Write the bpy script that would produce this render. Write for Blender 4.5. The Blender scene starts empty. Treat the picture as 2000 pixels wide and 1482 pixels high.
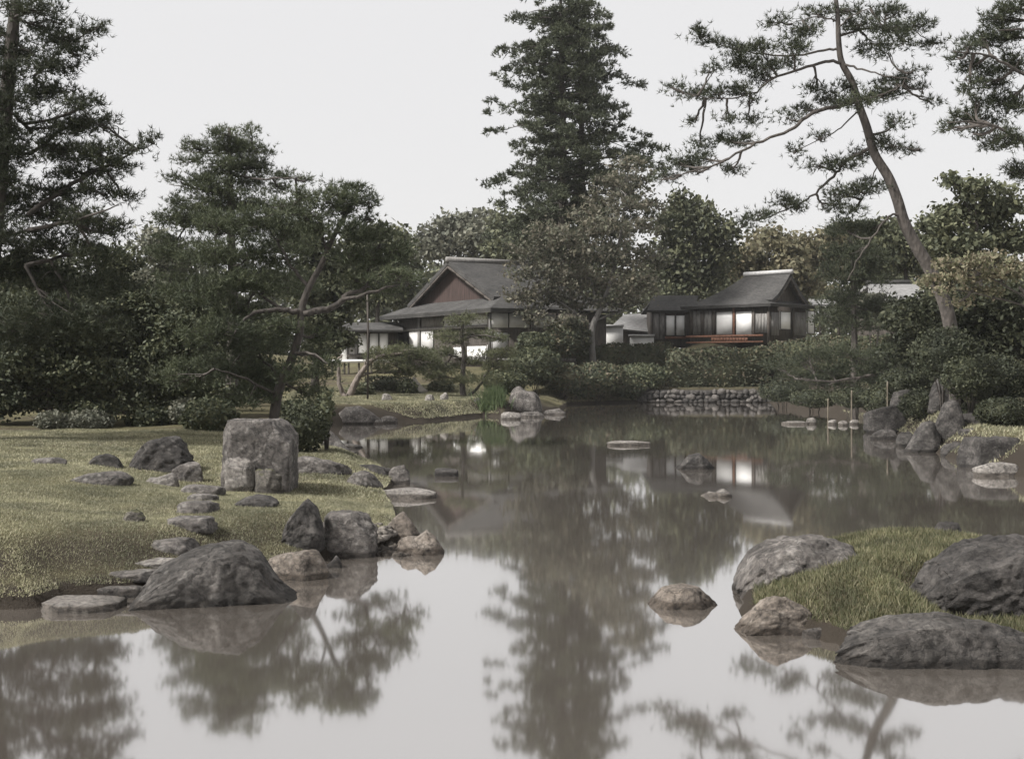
import bpy, bmesh, math, random
import numpy as np
from mathutils import Vector, noise, Matrix

random.seed(7)
RS = np.random.RandomState(11)
SC = bpy.context.scene
COL = SC.collection
R = math.radians

# ------------------------------------------------------------------ camera, world, sun
F, CX, HY, EYE = 2250.0, 1000.0, 703.0, 2.5      # focal length in photo pixels, centre column, horizon row, eye height
cam_d = bpy.data.cameras.new('camera'); cam = bpy.data.objects.new('camera', cam_d); COL.objects.link(cam)
cam.location = (0, 0, EYE); cam.rotation_euler = (R(90), 0, 0)
cam_d.sensor_width = 36; cam_d.lens = 36 * F / 2000.0
cam_d.shift_y = -(741 - HY) / 2000.0
cam_d.clip_start = .1; cam_d.clip_end = 2000
SC.camera = cam

SUN_EL, SUN_AZ = 47, -114            # azimuth measured from +Y (view direction) towards +X
W = bpy.data.worlds.new('World'); SC.world = W; W.use_nodes = True
nt = W.node_tree; nt.nodes.clear()
sky = nt.nodes.new('ShaderNodeTexSky'); sky.sky_type = 'NISHITA'; sky.sun_disc = False
sky.sun_elevation = R(SUN_EL); sky.sun_rotation = R(SUN_AZ); sky.dust_density = 4; sky.air_density = 1
mixs = nt.nodes.new('ShaderNodeMixRGB'); mixs.inputs[0].default_value = .93
mixs.inputs[2].default_value = (4.85, 4.78, 4.76, 1)      # even white overcast
bgn = nt.nodes.new('ShaderNodeBackground'); bgn.inputs[1].default_value = .1
out = nt.nodes.new('ShaderNodeOutputWorld')
nt.links.new(sky.outputs[0], mixs.inputs[1]); nt.links.new(mixs.outputs[0], bgn.inputs[0]); nt.links.new(bgn.outputs[0], out.inputs[0])

sd = bpy.data.lights.new('sun', 'SUN'); sd.energy = 4.2; sd.angle = R(11); sd.color = (1, .975, .94)
so = bpy.data.objects.new('sun', sd); COL.objects.link(so)
d = Vector((math.sin(R(SUN_AZ)) * math.cos(R(SUN_EL)), math.cos(R(SUN_AZ)) * math.cos(R(SUN_EL)), math.sin(R(SUN_EL))))
so.rotation_euler = d.to_track_quat('Z', 'Y').to_euler()

SC.view_settings.view_transform = 'Standard'; SC.view_settings.look = 'None'
SC.view_settings.exposure = .82; SC.view_settings.gamma = 1; SC.view_settings.use_curve_mapping = False
SC.render.engine = 'CYCLES'
SC.cycles.max_bounces = 6; SC.cycles.diffuse_bounces = 3; SC.cycles.glossy_bounces = 3
SC.cycles.transmission_bounces = 3; SC.cycles.volume_bounces = 1; SC.cycles.transparent_max_bounces = 6
SC.cycles.use_denoising = True

# ------------------------------------------------------------------ helpers
def P(px, py, Y):
    return Vector(((px - CX) / F * Y, Y, EYE - (py - HY) / F * Y))

def wp(px, py):                      # point of the water surface seen at a pixel
    Y = F * EYE / (py - HY)
    return ((px - CX) / F * Y, Y)

def tag(o, label=None, cat=None, group=None, kind=None):
    if label: o['label'] = label
    if cat: o['category'] = cat
    if group: o['group'] = group
    if kind: o['kind'] = kind
    return o

def empty(name, loc, label, cat, group=None, rz=0):
    o = bpy.data.objects.new(name, None); COL.objects.link(o)
    o.location = loc; o.rotation_euler = (0, 0, rz); o.empty_display_size = .3
    return tag(o, label, cat, group)

def link(name, me, mat, parent=None):
    o = bpy.data.objects.new(name, me); COL.objects.link(o)
    if mat is not None and not me.materials: me.materials.append(mat)
    if parent is not None:
        o.parent = parent
        o.matrix_parent_inverse = Matrix.Translation(parent.location).inverted() if parent.type == 'EMPTY' and parent.rotation_euler.z == 0 else Matrix.Identity(4)
    return o

def mesh_np(name, verts, faces_list, smooth=False):
    """faces_list: list of (n,k) int arrays"""
    me = bpy.data.meshes.new(name)
    verts = np.asarray(verts, np.float32)
    me.vertices.add(len(verts)); me.vertices.foreach_set('co', verts.ravel())
    nl = sum(f.size for f in faces_list); npoly = sum(len(f) for f in faces_list)
    me.loops.add(nl); me.polygons.add(npoly)
    me.loops.foreach_set('vertex_index', np.concatenate([f.ravel() for f in faces_list]).astype(np.int32))
    tot = np.concatenate([np.full(len(f), f.shape[1], np.int32) for f in faces_list])
    st = np.concatenate([[0], np.cumsum(tot)[:-1]]).astype(np.int32)
    me.polygons.foreach_set('loop_start', st); me.polygons.foreach_set('loop_total', tot)
    if smooth: me.polygons.foreach_set('use_smooth', np.ones(npoly, bool))
    me.update(calc_edges=True); me.validate()
    return me

class Geo:                           # collects numpy geometry into one mesh
    def __init__(s): s.v = []; s.f = []; s.n = 0
    def add(s, v, *fs):
        v = np.asarray(v, float).reshape(-1, 3)
        for f in fs: s.f.append(np.asarray(f, int) + s.n)
        s.v.append(v); s.n += len(v)
    def mesh(s, name, smooth=False): return mesh_np(name, np.concatenate(s.v), s.f, smooth)
    def build(s, name, mat, parent=None, smooth=False): return link(name, s.mesh(name, smooth), mat, parent)
    def tris(s, v): s.add(v, np.arange(len(v)).reshape(-1, 3))
    def quads(s, v): s.add(v, np.arange(len(v)).reshape(-1, 4))
    def box(s, x0, x1, y0, y1, z0, z1, fr=None):
        """fr: (origin, a axis, b axis) to place the box in a rotated frame"""
        v = np.array([(x, y, z) for z in (z0, z1) for y in (y0, y1) for x in (x0, x1)], float)
        if fr:
            o, a, b = fr
            v = np.array([(o[0] + a[0] * p[0] + b[0] * p[1], o[1] + a[1] * p[0] + b[1] * p[1], p[2]) for p in v])
            if a[0] * b[1] - a[1] * b[0] < 0:
                s.add(v, np.array([(0, 1, 3, 2), (4, 6, 7, 5), (0, 4, 5, 1), (2, 3, 7, 6), (0, 2, 6, 4), (1, 5, 7, 3)])); return
        s.add(v, np.array([(0, 2, 3, 1), (4, 5, 7, 6), (0, 1, 5, 4), (2, 6, 7, 3), (0, 4, 6, 2), (1, 3, 7, 5)]))
    def tube(s, pts, rad, k=6, cap=True):
        pts = np.asarray(pts, float); n = len(pts)
        rad = np.asarray(rad, float) * np.ones(n)
        t = np.gradient(pts, axis=0); t /= np.linalg.norm(t, axis=1)[:, None] + 1e-9
        ref = np.array((0, 1., 0)) if abs(t[:, 1]).mean() < .8 else np.array((1., 0, 0))
        u = np.cross(t, ref); u /= np.linalg.norm(u, axis=1)[:, None] + 1e-9
        w = np.cross(t, u)
        an = np.arange(k) * 2 * math.pi / k
        v = pts[:, None, :] + rad[:, None, None] * (np.cos(an)[None, :, None] * u[:, None, :] + np.sin(an)[None, :, None] * w[:, None, :])
        i = np.arange(n - 1)[:, None] * k; j = np.arange(k)[None, :]; j2 = (j + 1) % k
        q = np.stack([i + j, i + j2, i + k + j2, i + k + j], -1).reshape(-1, 4)
        if cap:
            s.add(v, q, np.arange(k)[None, ::-1] + (n - 1) * k * 0, np.arange(k)[None, :] + (n - 1) * k)
        else: s.add(v, q)

def smooth_path(pts, n=6, wob=0.):
    """Catmull-Rom through the points"""
    p = [np.array(q, float) for q in pts]
    p = [2 * p[0] - p[1]] + p + [2 * p[-1] - p[-2]]
    out = []
    for i in range(1, len(p) - 2):
        for k in range(n):
            t = k / n
            out.append(.5 * (2 * p[i] + (p[i + 1] - p[i - 1]) * t + (2 * p[i - 1] - 5 * p[i] + 4 * p[i + 1] - p[i + 2]) * t * t
                             + (3 * p[i] - p[i - 1] - 3 * p[i + 1] + p[i + 2]) * t ** 3))
    out.append(p[-2]); out = np.array(out)
    if wob: out[1:-1] += RS.normal(0, wob, (len(out) - 2, 3))
    return out

# ------------------------------------------------------------------ materials
def new_mat(name):
    m = bpy.data.materials.new(name); m.use_nodes = True
    n = m.node_tree; b = n.nodes['Principled BSDF']
    return m, n, b

def ramp(n, stops, interp='LINEAR'):
    r = n.nodes.new('ShaderNodeValToRGB'); r.color_ramp.interpolation = interp
    e = r.color_ramp.elements
    while len(e) < len(stops): e.new(.5)
    for k, (p, c) in enumerate(stops):
        e[k].position = p; e[k].color = (*c, 1) if len(c) == 3 else c
    return r

def tex_noise(n, scale, detail=4, rough=.55, vec=None, dist=0.):
    t = n.nodes.new('ShaderNodeTexNoise'); t.inputs['Scale'].default_value = scale
    t.inputs['Detail'].default_value = detail; t.inputs['Roughness'].default_value = rough; t.inputs['Distortion'].default_value = dist
    if vec is not None: n.links.new(vec, t.inputs['Vector'])
    return t

def mixc(n, fac, a, b, mode='MIX'):
    m = n.nodes.new('ShaderNodeMixRGB'); m.blend_type = mode
    for i, x in ((0, fac), (1, a), (2, b)):
        if isinstance(x, (int, float)): m.inputs[i].default_value = x
        elif isinstance(x, tuple): m.inputs[i].default_value = (*x, 1)
        else: n.links.new(x, m.inputs[i])
    return m.outputs[0]

def objco(n, scale=(1, 1, 1)):
    c = n.nodes.new('ShaderNodeTexCoord'); m = n.nodes.new('ShaderNodeMapping'); m.inputs['Scale'].default_value = scale
    n.links.new(c.outputs['Object'], m.inputs[0]); return m.outputs[0]

def bump(n, b, h, strength=.5, dist=.02):
    u = n.nodes.new('ShaderNodeBump'); u.inputs['Strength'].default_value = strength; u.inputs['Distance'].default_value = dist
    n.links.new(h, u.inputs['Height']); n.links.new(u.outputs[0], b.inputs['Normal'])

def leaf_mat(name, cols, transl=.25, rough=.65, nscale=.6, lo=.62):
    m, n, b = new_mat(name)
    cols = [tuple(.86 * x + .14 * (.3 * c_[0] + .6 * c_[1] + .1 * c_[2]) for x in c_) for c_ in cols]
    g = n.nodes.new('ShaderNodeNewGeometry')
    rp = ramp(n, [(i / max(1, len(cols) - 1), c) for i, c in enumerate(cols)])
    n.links.new(g.outputs['Random Per Island'], rp.inputs[0])
    t = tex_noise(n, nscale, 3, .6, objco(n))
    r2 = ramp(n, [(.3, (lo, lo * 1.02, lo)), (.7, (1.3, 1.25, 1.2))]); n.links.new(t.outputs[0], r2.inputs[0])
    c = mixc(n, 1., rp.outputs[0], r2.outputs[0], 'MULTIPLY')
    n.links.new(c, b.inputs['Base Color']); b.inputs['Roughness'].default_value = rough
    b.inputs['Specular IOR Level'].default_value = .25
    tr = n.nodes.new('ShaderNodeBsdfTranslucent'); n.links.new(c, tr.inputs[0])
    mx = n.nodes.new('ShaderNodeMixShader'); mx.inputs[0].default_value = transl
    n.links.new(b.outputs[0], mx.inputs[1]); n.links.new(tr.outputs[0], mx.inputs[2])
    n.links.new(mx.outputs[0], n.nodes['Material Output'].inputs[0])
    return m

def rock_mat(name, dark, mid, pale, lichen=.5, moss=0.):
    m, n, b = new_mat(name)
    co = n.nodes.new('ShaderNodeTexCoord').outputs['Object']
    oi = n.nodes.new('ShaderNodeObjectInfo')
    off = n.nodes.new('ShaderNodeVectorMath'); off.operation = 'ADD'
    n.links.new(co, off.inputs[0])
    cmb = n.nodes.new('ShaderNodeMath'); cmb.operation = 'MULTIPLY'; cmb.inputs[1].default_value = 37.
    n.links.new(oi.outputs['Random'], cmb.inputs[0]); n.links.new(cmb.outputs[0], off.inputs[1])
    v = off.outputs[0]
    n1 = tex_noise(n, 3.2, 6, .65, v, .6); n2 = tex_noise(n, 17, 5, .7, v); n3 = tex_noise(n, 70, 3, .7, v)
    r1 = ramp(n, [(.3, dark), (.52, mid), (.75, pale)]); n.links.new(n1.outputs[0], r1.inputs[0])
    r2 = ramp(n, [(.35, (.5, .5, .5)), (.65, (1.35, 1.33, 1.3))]); n.links.new(n2.outputs[0], r2.inputs[0])
    c = mixc(n, 1., r1.outputs[0], r2.outputs[0], 'MULTIPLY')
    vo = n.nodes.new('ShaderNodeTexVoronoi'); vo.inputs['Scale'].default_value = 9; n.links.new(v, vo.inputs['Vector'])
    nl = tex_noise(n, 2.1, 3, .6, v)
    add = n.nodes.new('ShaderNodeMath'); add.operation = 'MULTIPLY_ADD'; add.inputs[1].default_value = -1.1
    n.links.new(vo.outputs['Distance'], add.inputs[0]); n.links.new(nl.outputs[0], add.inputs[2])
    n2m = n.nodes.new('ShaderNodeMath'); n2m.operation = 'MULTIPLY_ADD'; n2m.inputs[1].default_value = .5
    n.links.new(n2.outputs[0], n2m.inputs[0]); n.links.new(add.outputs[0], n2m.inputs[2])
    rl = ramp(n, [(.46, (0, 0, 0)), (.72, (lichen * .7,) * 3)]); n.links.new(n2m.outputs[0], rl.inputs[0])
    c = mixc(n, rl.outputs[0], c, (pale[0] * 1.25, pale[1] * 1.27, pale[2] * 1.25))
    if moss:
        g = n.nodes.new('ShaderNodeNewGeometry'); sx = n.nodes.new('ShaderNodeSeparateXYZ'); n.links.new(g.outputs['Normal'], sx.inputs[0])
        nm = tex_noise(n, 4.5, 5, .7, v)
        mm = n.nodes.new('ShaderNodeMath'); mm.operation = 'MULTIPLY_ADD'; mm.inputs[1].default_value = .35
        n.links.new(sx.outputs[2], mm.inputs[0]); n.links.new(nm.outputs[0], mm.inputs[2])
        rm = ramp(n, [(.62, (0, 0, 0)), (.78, (moss,) * 3)]); n.links.new(mm.outputs[0], rm.inputs[0])
        c = mixc(n, rm.outputs[0], c, (.075, .075, .03))
    vd = n.nodes.new('ShaderNodeTexVoronoi'); vd.feature = 'DISTANCE_TO_EDGE'; vd.inputs['Scale'].default_value = 2.3
    wv = n.nodes.new('ShaderNodeVectorMath'); wv.operation = 'ADD'; n.links.new(v, wv.inputs[0])
    nv = tex_noise(n, 4, 4, .6, v); sc_ = n.nodes.new('ShaderNodeVectorMath'); sc_.operation = 'SCALE'; sc_.inputs['Scale'].default_value = .45
    n.links.new(nv.outputs['Color'], sc_.inputs[0]); n.links.new(sc_.outputs[0], wv.inputs[1]); n.links.new(wv.outputs[0], vd.inputs['Vector'])
    rc = ramp(n, [(.0, (.35, .35, .35)), (.035, (1, 1, 1))]); n.links.new(vd.outputs['Distance'], rc.inputs[0])
    c = mixc(n, .8, c, rc.outputs[0], 'MULTIPLY')
    gp = n.nodes.new('ShaderNodeNewGeometry'); sz = n.nodes.new('ShaderNodeSeparateXYZ'); n.links.new(gp.outputs['Position'], sz.inputs[0])
    wz = n.nodes.new('ShaderNodeMath'); wz.operation = 'MULTIPLY_ADD'; wz.inputs[1].default_value = -.12; n.links.new(n1.outputs[0], wz.inputs[0]); n.links.new(sz.outputs[2], wz.inputs[2])
    rw = ramp(n, [(.0, (.38, .36, .34)), (.03, (1, 1, 1))]); n.links.new(wz.outputs[0], rw.inputs[0])
    c = mixc(n, 1, c, rw.outputs[0], 'MULTIPLY')
    n.links.new(c, b.inputs['Base Color']); b.inputs['Roughness'].default_value = .82
    b.inputs['Specular IOR Level'].default_value = .3
    hs = n.nodes.new('ShaderNodeMath'); hs.operation = 'ADD'
    n.links.new(n2.outputs[0], hs.inputs[0]); n.links.new(n3.outputs[0], hs.inputs[1])
    bump(n, b, hs.outputs[0], .9, .025)
    return m

M = {}
M['pine'] = leaf_mat('pine_needles', [(0.046, 0.062, 0.033), (0.077, 0.095, 0.049), (0.115, 0.131, 0.070)], .15)
M['pine_dark'] = leaf_mat('dark_needles', [(0.025, 0.035, 0.021), (0.044, 0.054, 0.030), (0.067, 0.076, 0.039)], .12)
M['pine_light'] = leaf_mat('light_needles', [(0.074, 0.089, 0.046), (0.115, 0.128, 0.065), (0.162, 0.169, 0.088)], .2)
M['cedar'] = leaf_mat('cedar_sprays', [(0.043, 0.055, 0.035), (0.070, 0.084, 0.049), (0.101, 0.116, 0.066)], .12, nscale=.4)
M['ever'] = leaf_mat('evergreen_leaves', [(0.034, 0.046, 0.026), (0.061, 0.072, 0.038), (0.101, 0.108, 0.052)], .15)
M['ever_mid'] = leaf_mat('bushy_leaves', [(0.054, 0.065, 0.038), (0.088, 0.098, 0.054), (0.135, 0.142, 0.075)], .2)
M['maple'] = leaf_mat('maple_leaves', [(.075, .084, .058), (.115, .12, .08), (.145, .13, .095), (.19, .185, .145)], .35)
M['yellow'] = leaf_mat('yellowing_leaves', [(0.120, 0.120, 0.070), (0.180, 0.168, 0.098), (0.204, 0.174, 0.106)], .3)
M['orange'] = leaf_mat('autumn_leaves', [(.09, .1, .052), (.15, .155, .085), (.17, .14, .092), (.25, .24, .16)], .3)
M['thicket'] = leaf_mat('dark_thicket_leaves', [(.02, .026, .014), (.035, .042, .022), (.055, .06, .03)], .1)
M['pale'] = leaf_mat('pale_leaves', [(0.099, 0.110, 0.083), (0.143, 0.149, 0.110), (0.198, 0.198, 0.154)], .25)
M['hedge'] = leaf_mat('hedge_leaves', [(0.032, 0.043, 0.026), (0.052, 0.062, 0.034), (0.079, 0.084, 0.043), (0.101, 0.079, 0.050)], .1)
M['iris'] = leaf_mat('iris_blades', [(.045, .075, .03), (.07, .105, .04), (.10, .13, .055)], .2)
M['grass'] = leaf_mat('lawn_blades', [(0.163, 0.170, 0.099), (0.241, 0.244, 0.142), (0.327, 0.321, 0.199), (0.426, 0.398, 0.291)], .3, nscale=1.1, lo=.5)
M['wildgrass'] = leaf_mat('tall_grass_blades', [(.07, .082, .038), (.12, .128, .06), (.175, .172, .09), (.25, .228, .145)], .3, nscale=2.2, lo=.5)
M['rock'] = rock_mat('weathered_granite', (.04, .037, .034), (.11, .10, .093), (.25, .235, .22), .6)
M['rock_dark'] = rock_mat('dark_granite', (.02, .018, .017), (.052, .048, .045), (.125, .115, .108), .45)
M['rock_mid'] = rock_mat('shore_granite', (.024, .022, .02), (.064, .059, .055), (.155, .144, .134), .5)
M['rock_moss'] = rock_mat('mossy_granite', (.05, .046, .04), (.12, .11, .098), (.21, .195, .175), .55, .8)
M['rock_pale'] = rock_mat('pale_granite', (.11, .10, .09), (.21, .195, .18), (.34, .32, .30), .5)
M['rock_warm'] = rock_mat('warm_granite', (.065, .056, .048), (.155, .132, .112), (.28, .25, .22), .5)

def bark_mat(name, c0, c1):
    m, n, b = new_mat(name)
    t = tex_noise(n, 6, 5, .7, objco(n, (1, 1, .3))); r = ramp(n, [(.3, c0), (.7, c1)]); n.links.new(t.outputs[0], r.inputs[0])
    n.links.new(r.outputs[0], b.inputs['Base Color']); b.inputs['Roughness'].default_value = .9
    vo = n.nodes.new('ShaderNodeTexVoronoi'); vo.inputs['Scale'].default_value = 9; n.links.new(objco(n, (1, 1, .45)), vo.inputs['Vector'])
    bump(n, b, vo.outputs['Distance'], .8, .04); return m
M['bark'] = bark_mat('pine_bark', (.028, .024, .021), (.085, .072, .062))
M['bark_pale'] = bark_mat('pale_bark', (.09, .075, .065), (.24, .2, .17))
M['bark_grey'] = bark_mat('grey_bark', (.07, .066, .06), (.17, .16, .15))

def shingles(name, c0, c1):
    m = plain(name, c0, c1, 5, .85, (1, 1, 6), .6); n = m.node_tree; b = n.nodes['Principled BSDF']
    src = b.inputs['Base Color'].links[0].from_socket
    w = n.nodes.new('ShaderNodeTexWave'); w.wave_type = 'BANDS'; w.bands_direction = 'Z'; w.inputs['Scale'].default_value = 3.2; w.inputs['Distortion'].default_value = 2.5; w.inputs['Detail'].default_value = 3
    n.links.new(objco(n), w.inputs['Vector'])
    q = tex_noise(n, .8, 5, .7, objco(n)); rq = ramp(n, [(.3, (.6, .6, .6)), (.7, (1.45, 1.43, 1.4))]); n.links.new(q.outputs[0], rq.inputs[0])
    rw = ramp(n, [(.1, (.62, .62, .62)), (.6, (1.1, 1.1, 1.1))]); n.links.new(w.outputs[0], rw.inputs[0])
    c = mixc(n, 1, mixc(n, 1, src, rw.outputs[0], 'MULTIPLY'), rq.outputs[0], 'MULTIPLY'); n.links.new(c, b.inputs['Base Color'])
    return m

def plain(name, c0, c1, scale=6, rough=.75, stretch=(1, 1, 1), bs=0.):
    m, n, b = new_mat(name)
    t = tex_noise(n, scale, 5, .65, objco(n, stretch)); r = ramp(n, [(.32, c0), (.68, c1)]); n.links.new(t.outputs[0], r.inputs[0])
    n.links.new(r.outputs[0], b.inputs['Base Color']); b.inputs['Roughness'].default_value = rough
    b.inputs['Specular IOR Level'].default_value = .25
    if bs: bump(n, b, t.outputs[0], bs, .03)
    return m
M['shoji'] = plain('shoji_paper', (.82, .81, .79), (.88, .87, .85), 2)
M['plaster'] = plain('grey_plaster', (.48, .47, .46), (.6, .59, .57), 2)
M['plaster_white'] = plain('white_plaster', (.62, .61, .59), (.76, .75, .72), 2)
M['wood'] = plain('dark_timber', (.04, .034, .03), (.10, .086, .074), 9, stretch=(1, 1, .2))
M['wood_grey'] = plain('grey_boards', (.11, .105, .10), (.24, .228, .215), 9, stretch=(1, 1, .2))
M['wood_red'] = plain('reddish_timber', (.10, .045, .03), (.22, .11, .07), 7)
M['gable'] = plain('red_gable_boards', (.03, .021, .019), (.07, .047, .041), 3, stretch=(3, 3, .3))
M['dark'] = plain('painted_interior_shade', (.012, .012, .012), (.022, .021, .02), 3)  # near-black colour stands in for the shade inside a doorway
M['bamboo'] = plain('bamboo_pole', (.075, .064, .048), (.15, .128, .097), 5, stretch=(1, 1, .5))
M['shingle'] = shingles('bark_shingle_roof', (.034, .033, .032), (.075, .073, .071))
M['shingle_pale'] = plain('weathered_shingle_roof', (.13, .128, .125), (.25, .245, .24), 4, stretch=(1, 1, 6), bs=.5)
M['tile'] = plain('pale_ridge_tiles', (.34, .335, .33), (.50, .49, .48), 7)
M['gravel'] = plain('raked_gravel', (.14, .13, .11), (.24, .22, .19), 30)
M['stonepebble'] = rock_mat('wet_pebbles', (.09, .08, .07), (.2, .18, .16), (.34, .31, .28), .2)

# ------------------------------------------------------------------ terrain
POND = [(-3, 2.5), (-6.2, 4), (-7, 8), wp(-120, 1192), wp(60, 1190), wp(130, 1172), wp(250, 1165), wp(400, 1150), wp(530, 1118), wp(640, 1090),
        wp(735, 1074), wp(770, 1058), wp(778, 1030), wp(772, 1002), wp(752, 972), wp(770, 945), wp(740, 915), wp(690, 900), wp(672, 878),
        wp(645, 858), wp(606, 846), wp(598, 834), wp(640, 829), wp(700, 827), wp(760, 824), wp(840, 822), wp(945, 812), wp(985, 814), wp(1050, 807),
        wp(1100, 801), wp(1108, 790), wp(1180, 787), wp(1250, 786), wp(1500, 786), wp(1560, 790), wp(1640, 794), wp(1695, 802),
        wp(1735, 832), wp(1775, 866), wp(1840, 888), wp(1885, 905), wp(1960, 925), wp(2150, 960), (13.5, 17), (12.5, 9), (9, 4), (4, 2.5)]
ISLE = [wp(1452, 1160), wp(1446, 1205), wp(1520, 1232), wp(1600, 1246), wp(1660, 1270), wp(1900, 1278), wp(2150, 1270), (6.6, 12), (6.4, 14.4),
        (5.2, 15.0), (4.2, 14.9), (3.2, 14.2), wp(1540, 1112)]
POND = np.array(POND); ISLE = np.array(ISLE)

def sdist(poly, x, y):
    """signed distance, negative inside the polygon"""
    ins = np.zeros(x.shape, bool); best = np.full(x.shape, 1e9)
    n = len(poly)
    for i in range(n):
        x0, y0 = poly[i]; x1, y1 = poly[(i + 1) % n]
        dx, dy = x1 - x0, y1 - y0
        t = np.clip(((x - x0) * dx + (y - y0) * dy) / (dx * dx + dy * dy + 1e-12), 0, 1)
        best = np.minimum(best, np.hypot(x - x0 - t * dx, y - y0 - t * dy))
        c = ((y0 > y) != (y1 > y)) & (x < (x1 - x0) * (y - y0) / (y1 - y0 + 1e-12) + x0)
        ins ^= c
    return np.where(ins, -best, best)

CTRL = np.array([(-4.4, 20, .38), (-2.6, 19, .26), (-12, 30, .62), (-5.2, 13.2, .62), (-6.5, 13.4, .8), (-4.4, 14.5, .5), (-8, 18, .75), (-6, 25, .5), (-16, 20, .9), (-10, 40, .8), (-20, 45, 1),
                 (-7, 52, .6), (-5, 56, .75), (-2.5, 56, .7), (-9, 62, 1.), (-4, 63, 1.2), (-10, 74, 1.4), (-16, 84, 1.5), (-3, 72, 2.1), (2, 72, 2.2),
                 (3, 66, 1.0), (8, 70, 1.1), (12, 72, 1.3), (10, 76, 2.6), (13, 75, 2.4), (11.5, 78, 3.3), (3.5, 62, .3), (2.6, 60, .3), (3, 64, .45), (1, 60, .5), (5, 68, .7), (8.5, 69, .9), (10.5, 69, .9), (12.5, 69, .9), (14.5, 69, .9), (9, 71, 1.1), (12, 71, 1.1), (15, 71, 1.2), (16, 73.5, 2.2), (14, 79, 3.9), (19, 82, 4), (8, 88, 3.8), (22, 70, 2.8),
                 (20, 58, 1.2), (16, 44, .9), (20, 40, 1.3), (14, 34, .9), (12.5, 31, .7), (28, 45, 2), (12, 24, .7), (18, 22, 1.1), (0, 110, 4), (-40, 110, 4), (40, 110, 5),
                 (-40, 60, 2), (45, 60, 3), (-30, 10, 1.5), (30, 10, 1.5), (0, -4, 1.), (-10, 0, 1.), (10, 0, 1.)])
def hgt(x, y):
    x = np.asarray(x, float); y = np.asarray(y, float)
    sh = x.shape; x = x.ravel(); y = y.ravel()
    num = np.zeros(len(x)); den = np.zeros(len(x))
    for cx, cy, cz in CTRL:
        w = 1. / (((x - cx) ** 2 + (y - cy) ** 2) + .6) ** 1.6
        num += w * cz; den += w
    tgt = num / den
    dd = sdist(POND, x, y); di = sdist(ISLE, x, y)
    s = np.clip(dd / 1.1, 0, 1); s = s * s * (3 - 2 * s)
    land = .10 + np.clip(dd / .1, 0, 1) * .05 + (tgt - .15) * s
    bed = -np.clip(-dd * .7, .0, .9) - .06
    h = np.where(dd > 0, land, bed)
    isl = .05 + .38 * np.clip(-di / 1.1, 0, 1) ** .7 * (1 - .8 * np.clip((x - 3.5) / .5, 0, 1) * np.clip((11.9 - y) / .5, 0, 1))
    h = np.where(di < 0, np.maximum(h, isl), np.where(dd < 0, np.maximum(bed, -.06 - .7 * np.clip(di, 0, 5)) * 1.0, h))
    h = h + .025 * np.sin(x * 2.1 + 1.3 * np.sin(y * 1.7)) * np.sin(y * 1.9) * (h > .12)
    return h.reshape(sh)

def H(x, y): return float(hgt(np.array([x]), np.array([y]))[0])

def hit(px, py, ymax=130):
    """first ground or water point along the sight line of a pixel"""
    Y = np.geomspace(6, ymax, 900)
    x = (px - CX) / F * Y; z = EYE - (py - HY) / F * Y
    h = np.maximum(hgt(x, Y), 0)
    k = np.argmax(z <= h) if (z <= h).any() else len(Y) - 1
    return Vector((x[k], Y[k], h[k]))

ys = np.concatenate([np.arange(-6, 9, .6), np.arange(9, 24, .14), np.geomspace(24, 60, 100)[:-1], np.geomspace(60, 140, 70)[:-1], np.geomspace(140, 420, 12)])
xs = np.concatenate([-np.geomspace(300, 20, 20), np.arange(-19.5, -9.3, .4), np.arange(-9.2, 9.3, .16), np.arange(9.5, 20, .35), np.geomspace(20.2, 300, 20)])
GX, GY = np.meshgrid(xs, ys)
GZ = hgt(GX, GY)
ny, nx = GX.shape
idx = np.arange(ny * nx).reshape(ny, nx)
q = np.stack([idx[:-1, :-1], idx[:-1, 1:], idx[1:, 1:], idx[1:, :-1]], -1).reshape(-1, 4)
me = mesh_np('ground', np.stack([GX, GY, GZ], -1).reshape(-1, 3), [q], True)
m, n, b = new_mat('garden_ground')
co = objco(n)
t1 = tex_noise(n, .35, 5, .6, co); t2 = tex_noise(n, 6, 6, .7, co); t3 = tex_noise(n, 45, 3, .7, co)
r1 = ramp(n, [(.35, (.075, .064, .046)), (.5, (.095, .088, .052)), (.68, (.125, .118, .068))]); n.links.new(t1.outputs[0], r1.inputs[0])
r2 = ramp(n, [(.3, (.55, .55, .55)), (.7, (1.35, 1.3, 1.25))]); n.links.new(t2.outputs[0], r2.inputs[0])
c = mixc(n, 1, r1.outputs[0], r2.outputs[0], 'MULTIPLY')
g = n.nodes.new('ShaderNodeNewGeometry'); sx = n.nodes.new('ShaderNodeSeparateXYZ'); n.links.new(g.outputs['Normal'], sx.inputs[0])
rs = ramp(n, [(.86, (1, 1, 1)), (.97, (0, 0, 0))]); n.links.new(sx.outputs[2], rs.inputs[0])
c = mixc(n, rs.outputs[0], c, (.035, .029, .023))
n.links.new(c, b.inputs['Base Color']); b.inputs['Roughness'].default_value = .95; b.inputs['Specular IOR Level'].default_value = .1
bump(n, b, t3.outputs[0], .8, .04)
tag(link('ground', me, m), kind='structure')

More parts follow.
